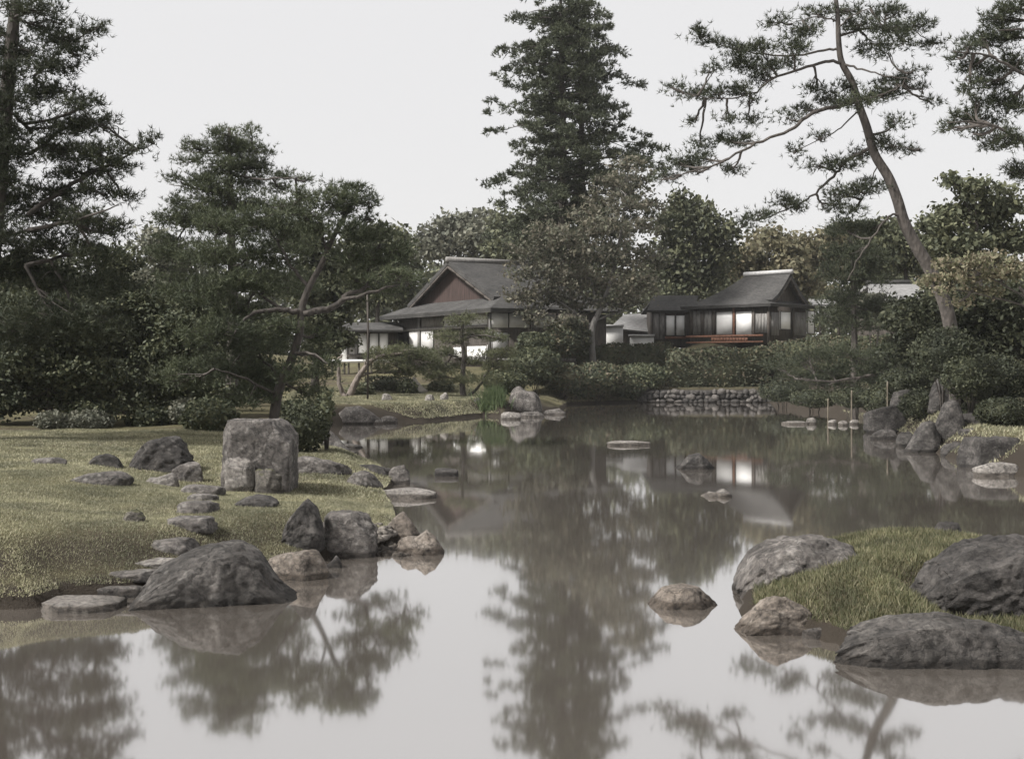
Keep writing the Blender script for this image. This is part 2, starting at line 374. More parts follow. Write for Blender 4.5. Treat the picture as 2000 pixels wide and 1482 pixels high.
m, n, b = new_mat('still_pond_water')
co = objco(n, (1, .35, 1))
t = tex_noise(n, 1.1, 3, .5, co); t4 = tex_noise(n, .12, 3, .5, objco(n))
r = ramp(n, [(.3, (.09, .078, .067)), (.7, (.122, .107, .092))]); n.links.new(t4.outputs[0], r.inputs[0])
n.links.new(r.outputs[0], b.inputs['Base Color'])
n.nodes.remove(b)
df = n.nodes.new('ShaderNodeBsdfDiffuse'); n.links.new(r.outputs[0], df.inputs[0])
gl = n.nodes.new('ShaderNodeBsdfGlossy'); gl.inputs['Color'].default_value = (.965, .965, .965, 1); gl.inputs['Roughness'].default_value = .043
fr = n.nodes.new('ShaderNodeFresnel'); fr.inputs[0].default_value = 1.33
ma = n.nodes.new('ShaderNodeMath'); ma.operation = 'MULTIPLY_ADD'; ma.use_clamp = True; ma.inputs[1].default_value = .5; ma.inputs[2].default_value = .55
n.links.new(fr.outputs[0], ma.inputs[0])
mx = n.nodes.new('ShaderNodeMixShader'); n.links.new(ma.outputs[0], mx.inputs[0]); n.links.new(df.outputs[0], mx.inputs[1]); n.links.new(gl.outputs[0], mx.inputs[2])
n.links.new(mx.outputs[0], n.nodes['Material Output'].inputs[0])
bump(n, gl, t.outputs[0], .03, .03)
me = mesh_np('water', [(-70, -6, 0), (70, -6, 0), (70, 88, 0), (-70, 88, 0)], [np.array([[0, 1, 2, 3]])])
tag(link('water', me, m), kind='structure')

# ------------------------------------------------------------------ buildings
def frame_px(o, d, px):              # parameter t on the plan line o + t d that is seen at column px
    k = (px - CX) / F
    return (k * o[1] - o[0]) / (d[0] - k * d[1])

def quad_mesh(name, polys, mat, parent, thick=0.):
    bm = bmesh.new(); vm = {}
    for p in polys:
        vs = []
        for q_ in p:
            key = tuple(round(x, 3) for x in q_)
            if key not in vm: vm[key] = bm.verts.new(q_)
            vs.append(vm[key])
        try: bm.faces.new(vs)
        except ValueError: pass
    bmesh.ops.recalc_face_normals(bm, faces=bm.faces)
    if sum(f.normal.z for f in bm.faces) < 0: bmesh.ops.reverse_faces(bm, faces=bm.faces)
    me = bpy.data.meshes.new(name); bm.to_mesh(me); bm.free()
    o = link(name, me, mat, parent)
    if thick:
        md = o.modifiers.new('slab', 'SOLIDIFY'); md.thickness = thick; md.offset = -1
    return o

def irimoya(root, C, a, b, Wd, L, ze, zr, s, zg, farhip, mat, gmat, thick=.22, ridge_r=.18, ridge_mat=None, sag=.25):
    """hip-and-gable roof. C near eave corner; a along the gable end; b along the ridge."""
    def Q(u, v, z): return (C[0] + a[0] * u + b[0] * v, C[1] + a[1] * u + b[1] * v, z)
    ug = (zg - ze) / (zr - ze) * Wd / 2
    ov = .55                         # the upper slopes overhang the gable
    def prof(u):                     # slightly hollow slope
        f = u / (Wd / 2); return ze + (zr - ze) * f - sag * math.sin(math.pi * f)
    zgg = prof(ug)
    us = [0, ug] + [ug + (Wd / 2 - ug) * k / 5 for k in range(1, 6)]
    polys = []
    for side in (0, 1):
        f = (lambda u: u) if side == 0 else (lambda u: Wd - u)
        polys.append([Q(f(0), 0, ze), Q(f(0), L, ze), Q(f(ug), L - (ug if not farhip else ug * (L - farhip) / (Wd / 2)), zgg), Q(f(ug), s, zgg)])
        for u0, u1 in zip(us[1:-1], us[2:]):
            def far(u): return L - s if not farhip else L - (L - farhip) * u / (Wd / 2)
            polys.append([Q(f(u0), s - ov, prof(u0)), Q(f(u0), far(u0) if farhip else L - s, prof(u0)), Q(f(u1), far(u1) if farhip else L - s, prof(u1)), Q(f(u1), s - ov, prof(u1))])
    polys.append([Q(0, 0, ze), Q(ug, s, zgg), Q(Wd - ug, s, zgg), Q(Wd, 0, ze)])
    if farhip:
        for u0, u1 in zip(us[:-1], us[1:]):
            v0, v1 = L - (L - farhip) * u0 / (Wd / 2), L - (L - farhip) * u1 / (Wd / 2)
            if u1 < Wd / 2 - 1e-6: polys.append([Q(u0, v0, prof(u0)), Q(Wd - u0, v0, prof(u0)), Q(Wd - u1, v1, prof(u1)), Q(u1, v1, prof(u1))])
            else: polys.append([Q(u0, v0, prof(u0)), Q(Wd - u0, v0, prof(u0)), Q(Wd / 2, v1, prof(u1))])
    else:
        polys.append([Q(0, L, ze), Q(ug, L - s, zgg), Q(Wd - ug, L - s, zgg), Q(Wd, L, ze)])
    roof = quad_mesh('roof', polys, mat, root, thick)
    gp = [Q(ug + .1, s + .05, zgg - .1)] + [Q(u, s + .05, prof(u) - thick - .02) for u in us[2:]] + [Q(Wd - u, s + .05, prof(u) - thick - .02) for u in us[-2:1:-1]] + [Q(Wd - ug - .1, s + .05, zgg - .1)]
    gb = quad_mesh('gable', [gp], gmat, root, .08)
    for side in (0, 1):              # barge boards
        g_ = Geo(); f = (lambda u: u) if side == 0 else (lambda u: Wd - u)
        pts = [Q(f(u), s - ov + .06, prof(u) - thick - .16) for u in us[1:]]
        for p0, p1 in zip(pts[:-1], pts[1:]): g_.tube([p0, p1], .1, 4)
        g_.build('barge_board', M['wood'], root)
    g_ = Geo(); zt = zr + .06
    g_.tube([Q(Wd / 2, s - ov - .1, zt), Q(Wd / 2, farhip + .2 if farhip else L - s, zt)], ridge_r, 8)
    g_.build('ridge_cap', ridge_mat or mat, root)
    return Q

def panel(root, name, fr, u0, u1, z0, z1, mat, off, th=.05, frame=None):
    """upright panel on a wall face; fr = (origin, along axis, inward axis)"""
    g_ = Geo(); g_.box(u0, u1, -off, -off + th, z0, z1, fr)
    o = g_.build(name, mat, root)
    if frame:
        h = Geo(); w = .045
        for (p, q_, r_, s_) in ((u0, u1, z1 - w, z1), (u0, u1, z0, z0 + w), (u0, u0 + w, z0 + w, z1 - w), (u1 - w, u1, z0 + w, z1 - w)):
            h.box(p, q_, -off - .03, -off - .002, r_, s_, fr)
        h.build('frame', frame, o)
    return o

def zrow(py, Y): return EYE - (py - HY) / F * Y

def face_items(root, fr, items):
    """items: (name, px0, px1, py0, py1, material, proud, frame)"""
    o, d = fr[0], fr[1]
    for name, p0, p1, y0, y1, mat, off, frm in items:
        u0, u1 = sorted((frame_px(o, d, p0), frame_px(o, d, p1)))
        Y = o[1] + d[1] * (u0 + u1) / 2
        panel(root, name, fr, u0, u1, zrow(y1, Y), zrow(y0, Y), mat, off, frame=frm)

# main villa, left
C1 = np.array((-1.31, 70.)); a1 = np.array((-.514, .857)); a1 /= np.linalg.norm(a1); b1 = np.array((-a1[1] * -1, a1[0] * -1)); b1 = np.array((a1[1], -a1[0]))
villa = empty('villa', (C1[0], C1[1], 2.0), 'large dark villa with hip-and-gable shingle roof and reddish gable behind the garden pines', 'house')
irimoya(villa, C1, a1, b1, 16.3, 10.5, 5.67, 9.2, 1.9, 6.5, 0, M['shingle'], M['gable'], .28, .2, M['wood_grey'], .03)
wc = C1 + 1.0 * a1 + 1.0 * b1
g_ = Geo(); g_.box(.08, 14.2, .08, 8.4, 1.2, 5.5, (wc, a1, b1)); g_.build('wall', M['wood'], villa)
fA = (wc, a1, b1); fB = (wc, b1, a1)
face_items(villa, fA, [
    ('door_shade_panel', 778, 799, 645, 686, M['dark'], .02, None), ('plaster_panel', 800, 817, 645, 688, M['plaster'], .03, None),  # first item: flat dark panel painting the doorway's shade on the solid wall
    ('plaster_panel', 823, 846, 643, 690, M['plaster'], .03, None), ('shoji_panel', 886, 909, 676, 700, M['shoji'], .03, M['wood']),
    ('shoji_panel', 912, 952, 674, 706, M['shoji'], .03, M['wood']), ('plaster_panel', 914, 952, 611, 640, M['plaster_white'], .03, None),
    ('plaster_panel', 868, 911, 613, 641, M['plaster'], .03, None), ('plaster_panel', 824, 866, 617, 640, M['wood_grey'], .03, None),
    ('post', 774, 777.5, 618, 697, M['wood'], .1, None), ('post', 818, 822, 616, 700, M['wood_grey'], .1, None), ('post', 910.5, 913, 611, 708, M['wood'], .1, None),
    ('lintel', 740, 953, 640, 645, M['wood_grey'], .12, None)])
face_items(villa, fB, [
    ('plaster_panel', 959, 992, 611, 640, M['plaster_white'], .03, None), ('plaster_panel', 995, 1034, 613, 640, M['plaster'], .03, None),
    ('shoji_panel', 960, 993, 648, 700, M['plaster'], .03, M['wood']), ('plaster_panel', 1042, 1083, 614, 640, M['plaster'], .03, None),
    ('shoji_panel', 1042, 1083, 648, 690, M['wood_grey'], .03, M['wood']),
    ('post', 1036, 1040, 610, 700, M['wood_grey'], .1, None), ('post', 1085, 1089, 612, 700, M['wood_grey'], .1, None), ('post', 953.5, 958.5, 604, 710, M['wood_grey'], .1, None),
    ('veranda_floor', 956, 1110, 700, 705, M['wood_grey'], .9, None)])

# raised side pavilion, far left of the villa
an = empty('side_pavilion', (-11.2, 82, 1.4), 'small pavilion on stilts with white shoji and low grey roof left of the villa', 'pavilion')
Ya = 82.; ax = (np.array((0., Ya)), np.array((1., 0.)), np.array((0., 1.)))
X = lambda px, Y=Ya: (px - CX) / F * Y
g_ = Geo(); g_.box(X(658), X(772), .1, 4.2, zrow(706, Ya), zrow(648, Ya), ax); g_.build('wall', M['wood'], an)
face_items(an, ax, [('shoji_panel', 699, 718, 650, 691, M['shoji'], .03, M['wood']), ('shoji_panel', 721, 740, 650, 691, M['shoji'], .03, M['wood']),
                    ('shoji_panel', 740, 759, 650, 691, M['shoji'], .03, M['wood']), ('board_panel', 681, 698, 650, 706, M['wood_grey'], .03, None),
                    ('plaster_panel', 661, 679, 674, 706, M['plaster_white'], .03, M['wood']), ('sill', 679, 762, 692, 698, M['wood'], .06, None)])
g_ = Geo(); g_.box(X(628), X(766), -1.0, .2, zrow(708, Ya), zrow(702, Ya), ax); g_.build('veranda', M['plaster_white'], an)
for px in (634, 652, 676, 684, 704, 728, 752):
    g_ = Geo(); g_.box(X(px) - .06, X(px) + .06, -.85, -.73, .9, zrow(708.4, Ya), ax); g_.build('stilt', M['wood'], an)
z0, z1 = zrow(645, Ya), zrow(628, Ya)
quad_mesh('roof', [[(X(645), Ya - 1, z0), (X(790), Ya - 1, z0), (X(780), Ya + 2.2, z1), (X(676), Ya + 2.2, z1)],
                   [(X(645), Ya - 1, z0), (X(676), Ya + 2.2, z1), (X(645), Ya + 5, z0)],
                   [(X(676), Ya + 2.2, z1), (X(780), Ya + 2.2, z1), (X(790), Ya + 5, z0), (X(645), Ya + 5, z0)]], M['shingle'], an, .14)
g_ = Geo(); g_.box(X(654), X(682), -.7, .05, zrow(663, Ya), zrow(659, Ya), ax); g_.build('canopy', M['wood_grey'], an)

# tea pavilion, right
C2 = np.array((16.83, 75.)); a2 = np.array((.71, .704)); a2 /= np.linalg.norm(a2); b2 = np.array((-a2[1], a2[0]))
tea = empty('tea_pavilion', (C2[0], C2[1], 3.8), 'tea pavilion with white shoji and a pale ridge on its grey roof', 'house')
irimoya(tea, C2, a2, b2, 5.6, 7.3, 6.2, 8.35, .75, 6.62, 3.7, M['shingle'], M['wood'], .2, .16, M['tile'], .28)
wc2 = C2 + .45 * a2 + .45 * b2
g_ = Geo(); g_.box(.06, 4.7, .06, 6.4, 3.6, 6.1, (wc2, a2, b2)); g_.build('wall', M['wood'], tea)
fL = (wc2, b2, a2); fR = (wc2, a2, b2)
its = [('shoji_panel', 1399, 1432, 608, 654, M['shoji'], .03, M['wood']), ('shoji_panel', 1437, 1470, 607, 654, M['shoji'], .03, M['wood']),
       ('post', 1432.4, 1436.6, 600, 672, M['wood_red'], .1, None), ('post', 1471, 1475, 600, 672, M['wood'], .1, None), ('post', 1500, 1504, 598, 672, M['wood'], .1, None),
       ('rail', 1350, 1500, 654.5, 659, M['wood_red'], .62, None), ('rail', 1350, 1500, 667, 670, M['wood_red'], .62, None)]
for k in range(7): its.append(('board', 1347 + k * 7.3, 1353.6 + k * 7.3, 607, 654, M['wood_grey'] if k % 3 else M['wood'], .03 + .012 * (k % 2), None))
for k in range(4): its.append(('board', 1476 + k * 6, 1481.4 + k * 6, 612, 650, M['wood_grey'], .03 + .012 * (k % 2), None))
for k in range(12): its.append(('fence_board', 1399 + k * 6, 1404 + k * 6, 659.5, 666.6, M['wood_red'], .6, None))
face_items(tea, fL, its)
face_items(tea, fR, [('shoji_panel', 1523, 1544, 608, 644, M['shoji'], .03, M['wood']), ('shoji_panel', 1576, 1590, 607, 652, M['shoji'], .03, M['wood']),
                     ('post', 1546, 1550, 602, 660, M['wood'], .1, None), ('board', 1506, 1521, 610, 655, M['wood_grey'], .03, None), ('board', 1551, 1574, 610, 655, M['wood_grey'], .03, None)])
Yw = 83.; aw = (np.array((0., Yw)), np.array((1., 0.)), np.array((0., 1.)))
g_ = Geo(); g_.box(X(1274, Yw), X(1350, Yw), .06, 3.4, 3.4, zrow(606, Yw), aw); g_.build('wing_wall', M['wood'], tea)
face_items(tea, aw, [('shoji_panel', 1300, 1318.6, 615, 656, M['shoji'], .03, M['wood']), ('shoji_panel', 1319.4, 1338, 615, 656, M['shoji'], .03, M['wood']),
                     ('sill', 1299, 1339, 657, 662, M['wood_red'], .05, None), ('board', 1276, 1287, 612, 662, M['wood_grey'], .03, None), ('board', 1288, 1298, 612, 662, M['wood_grey'], .045, None)])
z0, z1 = zrow(606, Yw - .35), zrow(577, Yw + 1.8)
quad_mesh('wing_roof', [[(X(1262, Yw), Yw - .35, z0), (X(1352, Yw), Yw - .35, z0), (X(1372, Yw), Yw + 1.8, z1), (X(1284, Yw), Yw + 1.8, z1)],
                        [(X(1284, Yw), Yw + 1.8, z1), (X(1372, Yw), Yw + 1.8, z1), (X(1372, Yw), Yw + 4, z0), (X(1264, Yw), Yw + 4, z0)]], M['shingle'], tea, .16)
Yp = 78.
quad_mesh('porch_roof', [[(X(1584, Yp), Yp - .6, zrow(595, Yp)), (X(1642, Yp), Yp - .6, zrow(596, Yp)), (X(1636, Yp), Yp + 1.2, zrow(583, Yp)), (X(1588, Yp), Yp + 1.2, zrow(582, Yp))]], M['shingle_pale'], tea, .12)
for px in (1600, 1636):
    g_ = Geo(); g_.box(X(px, Yp) - .06, X(px, Yp) + .06, Yp - .3, Yp - .18, 3.5, zrow(595, Yp)); g_.build('porch_post', M['wood'], tea)

# pale low outbuilding and white walls between the two houses
Yo = 86.
ob = empty('outbuilding', (X(1240, Yo), Yo, 3.6), 'low outbuilding with a pale sloping roof between the villa and the tea pavilion', 'building')
g_ = Geo(); g_.box(X(1205, Yo), X(1290, Yo), Yo + .3, Yo + 3.4, 3.2, zrow(640, Yo)); g_.build('wall', M['wood'], ob)
quad_mesh('roof', [[(X(1190, Yo), Yo - .5, zrow(640, Yo)), (X(1300, Yo), Yo - .5, zrow(652, Yo)), (X(1300, Yo), Yo + 2, zrow(608, Yo)), (X(1224, Yo), Yo + 2, zrow(612, Yo))],
                   [(X(1224, Yo), Yo + 2, zrow(612, Yo)), (X(1300, Yo), Yo + 2, zrow(608, Yo)), (X(1300, Yo), Yo + 4, zrow(640, Yo)), (X(1200, Yo), Yo + 4, zrow(640, Yo))]], M['shingle_pale'], ob, .14)
for i, (p0, p1, y0, y1, Yq, lb) in enumerate(((1173, 1217, 634, 645, 84.5, 'low white capped wall beside the maple trunk, left of the outbuilding'), (1231, 1277, 653, 666, 82.5, 'low white capped wall at the left end of the tea pavilion'))):
    wl = empty('garden_wall', (X((p0 + p1) / 2, Yq), Yq, 3.4), lb, 'wall', 'low white walls')
    g_ = Geo(); g_.box(X(p0, Yq), X(p1, Yq), Yq, Yq + .3, 3.0, zrow(y0 + 4, Yq)); g_.build('wall_body', M['plaster_white'], wl)
    g_ = Geo(); g_.box(X(p0 - 2, Yq), X(p1 + 1, Yq), Yq - .2, Yq + .5, zrow(y0 + 4, Yq) + .002, zrow(y0, Yq)); g_.build('wall_cap', M['tile'], wl)

Yg = 64.
gh = empty('garden_hut', (X(1755, Yg), Yg, 2.6), 'grey-roofed hut half hidden behind the leaning pine', 'hut')
g_ = Geo(); g_.box(X(1705, Yg), X(1815, Yg), Yg + .7, Yg + 4, 2.2, zrow(586, Yg)); g_.build('wall', M['wood'], gh)
quad_mesh('roof', [[(X(1695, Yg), Yg, zrow(586, Yg)), (X(1830, Yg), Yg, zrow(586, Yg)), (X(1815, Yg), Yg + 2.4, zrow(548, Yg)), (X(1722, Yg), Yg + 2.4, zrow(548, Yg))],
                   [(X(1722, Yg), Yg + 2.4, zrow(548, Yg)), (X(1815, Yg), Yg + 2.4, zrow(548, Yg)), (X(1830, Yg), Yg + 4.8, zrow(586, Yg)), (X(1695, Yg), Yg + 4.8, zrow(586, Yg))]], M['shingle_pale'], gh, .16)
g_ = Geo(); g_.tube([(X(1718, Yg), Yg + 2.4, zrow(546, Yg)), (X(1819, Yg), Yg + 2.4, zrow(546, Yg))], .14, 8); g_.build('ridge_cap', M['shingle'], gh)

# ------------------------------------------------------------------ rocks
ICO = {}
def ico(n):
    if n not in ICO:
        bm = bmesh.new(); bmesh.ops.create_icosphere(bm, subdivisions=n, radius=1)
        v = np.array([x.co[:] for x in bm.verts]); f = np.array([[y.index for y in x.verts] for x in bm.faces]); bm.free()
        ICO[n] = (v / np.linalg.norm(v, axis=1)[:, None], f)
    return ICO[n]

def rock_shape(seed, sub=4, box=3., cuts=14, cut=.74, amp=.07, freq=1.4, prof=None, planes=(), asp=(1, 1, 1)):
    asp = np.array(asp) / np.prod(asp) ** (1 / 3)
    v, f = ico(sub); v = v.copy()
    rs = np.random.RandomState(seed)
    p = v / (np.abs(v) ** box).sum(1)[:, None] ** (1 / box)
    off = Vector(rs.uniform(-50, 50, 3))
    lst = []
    for k in range(cuts):
        nn = rs.normal(size=3) * np.array((1, 1.1, 1)); nn[2] = abs(nn[2]) * .8; nn /= np.linalg.norm(nn)
        rad = 1. / (np.abs(nn) ** box).sum() ** (1 / box)          # reach of the body in that direction
        lst.append((nn, rad * (cut + rs.uniform(-.06, .2))))
    for q_ in planes:
        nn = np.array(q_[:3], float); lst.append((nn / np.linalg.norm(nn), q_[3]))
    w1 = np.array([noise.fractal(Vector(q_ * asp) * 2.2 + off, 1., 2., 3) for q_ in p]) * amp * .9
    for nn, o in lst:
        over = p @ nn - o - w1 * .6
        p = p - np.where(over > 0, over * .95, 0)[:, None] * nn
    dsp = np.empty(len(p))
    for i in range(len(p)):
        q_ = Vector(p[i] * asp)
        c_ = noise.noise(q_ * freq * 2.1 + off); c_ = -max(0., .22 - abs(c_)) * 3.2          # clefts
        e_ = noise.fractal(q_ * freq * 5 + off, .75, 2.1, 4)
        dsp[i] = c_ * amp * .9 + e_ * amp * .55
    p = p + v * (dsp + w1)[:, None]
    for ax_ in (0, 1, 2):
        lo, hi = p[:, ax_].min(), p[:, ax_].max(); p[:, ax_] = (p[:, ax_] - lo) / (hi - lo) * 2 - 1
    p[:, 2] = (p[:, 2] + 1) / 2
    if prof is not None:
        xx = np.linspace(-1, 1, len(prof)); p[:, 2] *= np.interp(p[:, 0], xx, prof)
    return p, f

NR = [100]
def rock(name, bb, label, mat='rock', dr=.8, cat='rock', box=3.2, cuts=14, amp=.07, prof=None, g=None, sink=.14, sub=4, freq=1.4, group=None, tilt=0, Y=None, cut=.76, yaw=0, planes=(), flat=None):
    x0, y0, x1, y1 = bb
    NR[0] += 1
    if g is None: h = hit((x0 + x1) / 2, y1)
    else:
        Yf = F * (EYE - g) / (y1 - HY); h = Vector((((x0 + x1) / 2 - CX) / F * Yf, Yf, g))
    if Y: h = Vector((((x0 + x1) / 2 - CX) / F * Y, Y, EYE - (y1 - HY) / F * Y))
    Wd = (x1 - x0) / F * h.y; dp = Wd * dr
    Wd = (x1 - x0) / F * (h.y + dp * .3) * 1.06; Yc = h.y + dp * .45
    zt = EYE - (y0 - HY) / F * (Yc + dp * .1)
    if flat or (flat is None and name in ('slab', 'stepping_stone')): zt = EYE - (y0 - HY) / F * (h.y + dp * .86)
    sink = min(sink, .4 * max(zt - h.z, .05) + .02); Ht = max(zt - h.z, .05) + sink
    p, f = rock_shape(NR[0], sub, box, cuts, cut, amp, freq, prof, planes, (Wd, dp, Ht))
    v = p * np.array((Wd / 2, dp / 2, Ht)); v[:, 2] -= sink
    me = mesh_np(name, v, [f], True)
    o = link(name, me, M[mat]); o.location = (((x0 + x1) / 2 - CX) / F * Yc, Yc, h.z)
    o.rotation_euler = (0, tilt, R(yaw))
    return tag(o, label, cat, group)

rock('boulder', (441, 817, 572, 958), 'tall block-shaped boulder standing on the lawn at the left shore', 'rock', .85, box=24, cuts=5, amp=.032, sub=6, cut=.86, planes=((.75, -.1, .8, 1.02), (.3, -1, .35, 1.1), (-.5, -1, -.1, 1.15)))
HB = hit(506, 958).y
rock('rock', (438, 892, 500, 955), 'pale rounded rock leaning at the left front foot of the block-shaped boulder', 'rock_pale', .6, box=2.6, amp=.08, Y=HB - .22)
rock('rock', (494, 914, 552, 962), 'low mossy rock at the front foot of the block-shaped boulder', 'rock_moss', .5, box=2.6, amp=.1, Y=HB - .24)
rock('boulder', (253, 850, 376, 923), 'dark squat boulder left of the block-shaped boulder', 'rock_dark', .8, box=4, prof=[.25, .7, .92, 1, 1, .9], sub=5)
rock('rock', (172, 884, 243, 912), 'low dark rock at the left foot of the dark squat boulder', 'rock_dark', .7, prof=[.5, .9, 1, .95, .6])
rock('rock', (338, 901, 398, 942), 'grey rock at the right front of the dark squat boulder', 'rock', .7, box=4)
rock('rock', (278, 920, 348, 948), 'small pale rock in front of the dark squat boulder', 'rock_pale', .7, prof=[.6, .8, .7, .8, 1, .7])
rock('slab', (140, 914, 252, 949), 'broad flat slab on the lawn at the far left', 'rock', .9, box=4, amp=.06, prof=[.55, .8, .9, 1, .9])
rock('rock', (65, 893, 130, 908), 'very low pale stone in the grass at the left edge', 'rock', .8, box=3, amp=.05)
rock('rock', (241, 992, 283, 1019), 'small mound-like stone alone in the lawn left of the stepping stones', 'rock_moss', .8, box=2.2)
rock('rock', (462, 965, 541, 991), 'flat grey stone in the lawn right of the stepping stones', 'rock_dark', .9, box=3.5, prof=[.6, .9, 1, .9, .7])
SG = 'stepping stones down the lawn'
for bb, lb, mt in (((358, 943, 438, 966), 'uppermost stepping stone, nearest the grey rock beside the boulders', 'rock'),
                   ((366, 962, 424, 979), 'thin second stepping stone from the top of the path', 'rock'),
                   ((350, 975, 426, 1003), 'third stepping stone from the top, just below the thin one', 'rock'),
                   ((322, 1004, 419, 1039), 'thick rounded stepping stone in the middle of the path', 'rock'),
                   ((279, 1046, 384, 1081), 'stepping stone just above the big shore boulder', 'rock'),
                   ((243, 1081, 350, 1108), 'pale flat stepping stone touching the top of the big shore boulder', 'rock_pale'),
                   ((205, 1104, 315, 1138), 'stepping stone beside the left end of the big shore boulder', 'rock'),
                   ((168, 1130, 285, 1168), 'lowest stepping stone on the bank, above the slab in the water', 'rock')):
    rock('stepping_stone', bb, lb, mt, .8, 'stepping stone', box=4, cuts=8, amp=.05, group=SG, sink=.1, cut=.84)
rock('slab', (90, 1161, 232, 1197), 'pale flat-topped slab at the water edge, bottom left', 'rock_pale', .75, 'rock', box=12, cuts=5, cut=.9, amp=.04, g=0, prof=[.95, 1, 1, .95, .85], sink=.05)
rock('boulder', (243, 1054, 574, 1186), 'large dark wedge-shaped boulder on the near left shore', 'rock_mid', .5, box=9, cuts=13, amp=.06, prof=[.1, .42, .66, .8, .9, .97, 1, .86, .45, .25], g=0, sub=6, freq=1.2, cut=.84, yaw=12, planes=((-.45, -.6, .75, .86), (.25, -1, .3, .86), (.8, -.5, .5, 1.02), (.1, -.3, 1, .92)))
rock('rock', (505, 1064, 640, 1134), 'pale knobbly rock at the right end of the large dark shore boulder', 'rock_warm', .6, prof=[.6, .75, .85, .9, 1, .8], g=0, sub=4)
rock('rock', (634, 1082, 668, 1109), 'tiny dark rock at the water between the pale knobbly rock and the drum-shaped rock', 'rock_dark', .7, g=0, prof=[.4, .6, 1, .7])
rock('rock', (543, 970, 634, 1073), 'dark peaked rock left of the drum-shaped rock on the shore', 'rock_dark', .8, prof=[.35, .6, .8, 1, .9, .5], sub=5, cuts=6)
rock('rock', (632, 996, 736, 1089), 'drum-shaped grey rock standing at the water edge', 'rock', .85, box=5, cuts=5, amp=.06, g=0, sub=5)
rock('slab', (618, 983, 668, 1003), 'small flat slab lying behind the drum-shaped rock', 'rock', .8, box=5, amp=.05, Y=17.4)
rock('rock', (612, 1000, 650, 1058), 'narrow yellowish stone wedged between the peaked rock and the drum-shaped rock', 'rock_warm', .8, box=5, amp=.06, Y=16.2)
rock('rock', (751, 997, 820, 1049), 'brownish rock behind the low pale rock at the tip of the shore', 'rock_warm', .7, g=0.04, prof=[.4, .8, 1, .75, .5])
rock('rock', (764, 1030, 866, 1084), 'low pale two-humped rock in the water at the tip of the shore', 'rock_warm', .7, g=0, prof=[.35, .7, .8, .75, 1, .95, .6], sub=5)
rock('rock', (566, 888, 684, 926), 'long low grey rock on the lawn right of the block-shaped boulder', 'rock', .5, prof=[.95, 1, .9, .8, .6])
rock('rock', (672, 917, 747, 951), 'smooth rounded rock on the lawn edge near the water', 'rock', .7, box=2.6, amp=.06, prof=[.5, .9, 1, .9, .6])
rock('slab', (680, 904, 778, 946), 'dark overhanging slab at the water edge behind the smooth rounded rock', 'rock_dark', .6, box=5, g=0, prof=[.8, 1, 1, .9, .9])
rock('rock', (760, 904, 801, 946), 'small upright blocky rock at the end of the dark overhanging slab', 'rock', .8, box=5, g=0, prof=[.8, .9, 1, .9])
rock('slab', (728, 950, 850, 974), 'thin white slab lying flat at the water edge', 'rock_pale', .6, box=4, amp=.04, g=0, sink=.05)
rock('rock', (624, 834, 702, 908), 'tall sloping rock at the shore behind the long low grey rock', 'rock', .7, prof=[.8, 1, .85, .6, .4, .3], Y=27)
rock('slab', (655, 866, 706, 876), 'thin flat stone in the water at the foot of the tall sloping rock', 'rock', .7, box=4, g=0, amp=.05)
# island shore
rock('rock', (655, 792, 744, 828), 'broad grey rock on the shore below the forked garden pine', 'rock', .6, g=0, prof=[.7, .95, 1, .9, .6])
rock('rock', (744, 812, 776, 826), 'small rock at the water right of the broad grey rock', 'rock', .7, g=0)
rock('rock', (728, 819, 748, 828), 'tiny pale rock at the water below the broad grey rock', 'rock_pale', .7, g=0)
rock('rock', (746, 768, 766, 782), 'small pale stone beside the dark clipped bush under the forked pine', 'rock_pale', .7)
rock('rock', (830, 770, 848, 784), 'small white stone on the island lawn', 'rock_pale', .8)
rock('rock', (860, 766, 876, 782), 'small upright stone on the island lawn right of the white one', 'rock_pale', .8)
rock('rock', (926, 776, 952, 794), 'dark low rock left of the iris clump', 'rock_dark', .8)
rock('boulder', (988, 752, 1058, 808), 'rough standing boulder with a pointed head at the tip of the island', 'rock', .8, prof=[.5, .95, 1, .8, .85, .6], g=.05)
rock('rock', (978, 804, 1016, 819), 'flat pale stone at the water left of the standing boulder foot', 'rock_pale', .7, g=0, box=4)
rock('rock', (1016, 804, 1062, 815), 'flat stone under the standing boulder at the water', 'rock', .7, g=0, box=4)
rock('slab', (1060, 797, 1104, 810), 'flat slab in the water right of the standing boulder', 'rock', .6, g=0, box=5)
# stones in the pond
rock('rock', (850, 914, 894, 930), 'small box-shaped dark stone alone in the water', 'rock_dark', .7, 'rock', box=7, amp=.04, g=0, cuts=3)
rock('slab', (1187, 859, 1268, 870), 'long thin pale slab in the middle of the pond', 'rock_pale', .4, box=5, amp=.05, g=0, sink=.05)
rock('rock', (1311, 882, 1395, 917), 'dark domed rock in the middle of the pond', 'rock_dark', .7, g=0, prof=[.3, .5, .9, 1, .75, .4])
rock('rock', (1370, 952, 1428, 971), 'white flat stone in the pond in front of the dark domed rock', 'rock_pale', .7, g=0, prof=[.4, .7, .6, 1, .6], sink=.05)
rock('rock', (1265, 1139, 1400, 1190), 'low flat rock in the water left of the grassy islet', 'rock_warm', .7, box=3, amp=.06, g=0, prof=[.5, .9, 1, .9, .55], sub=5)
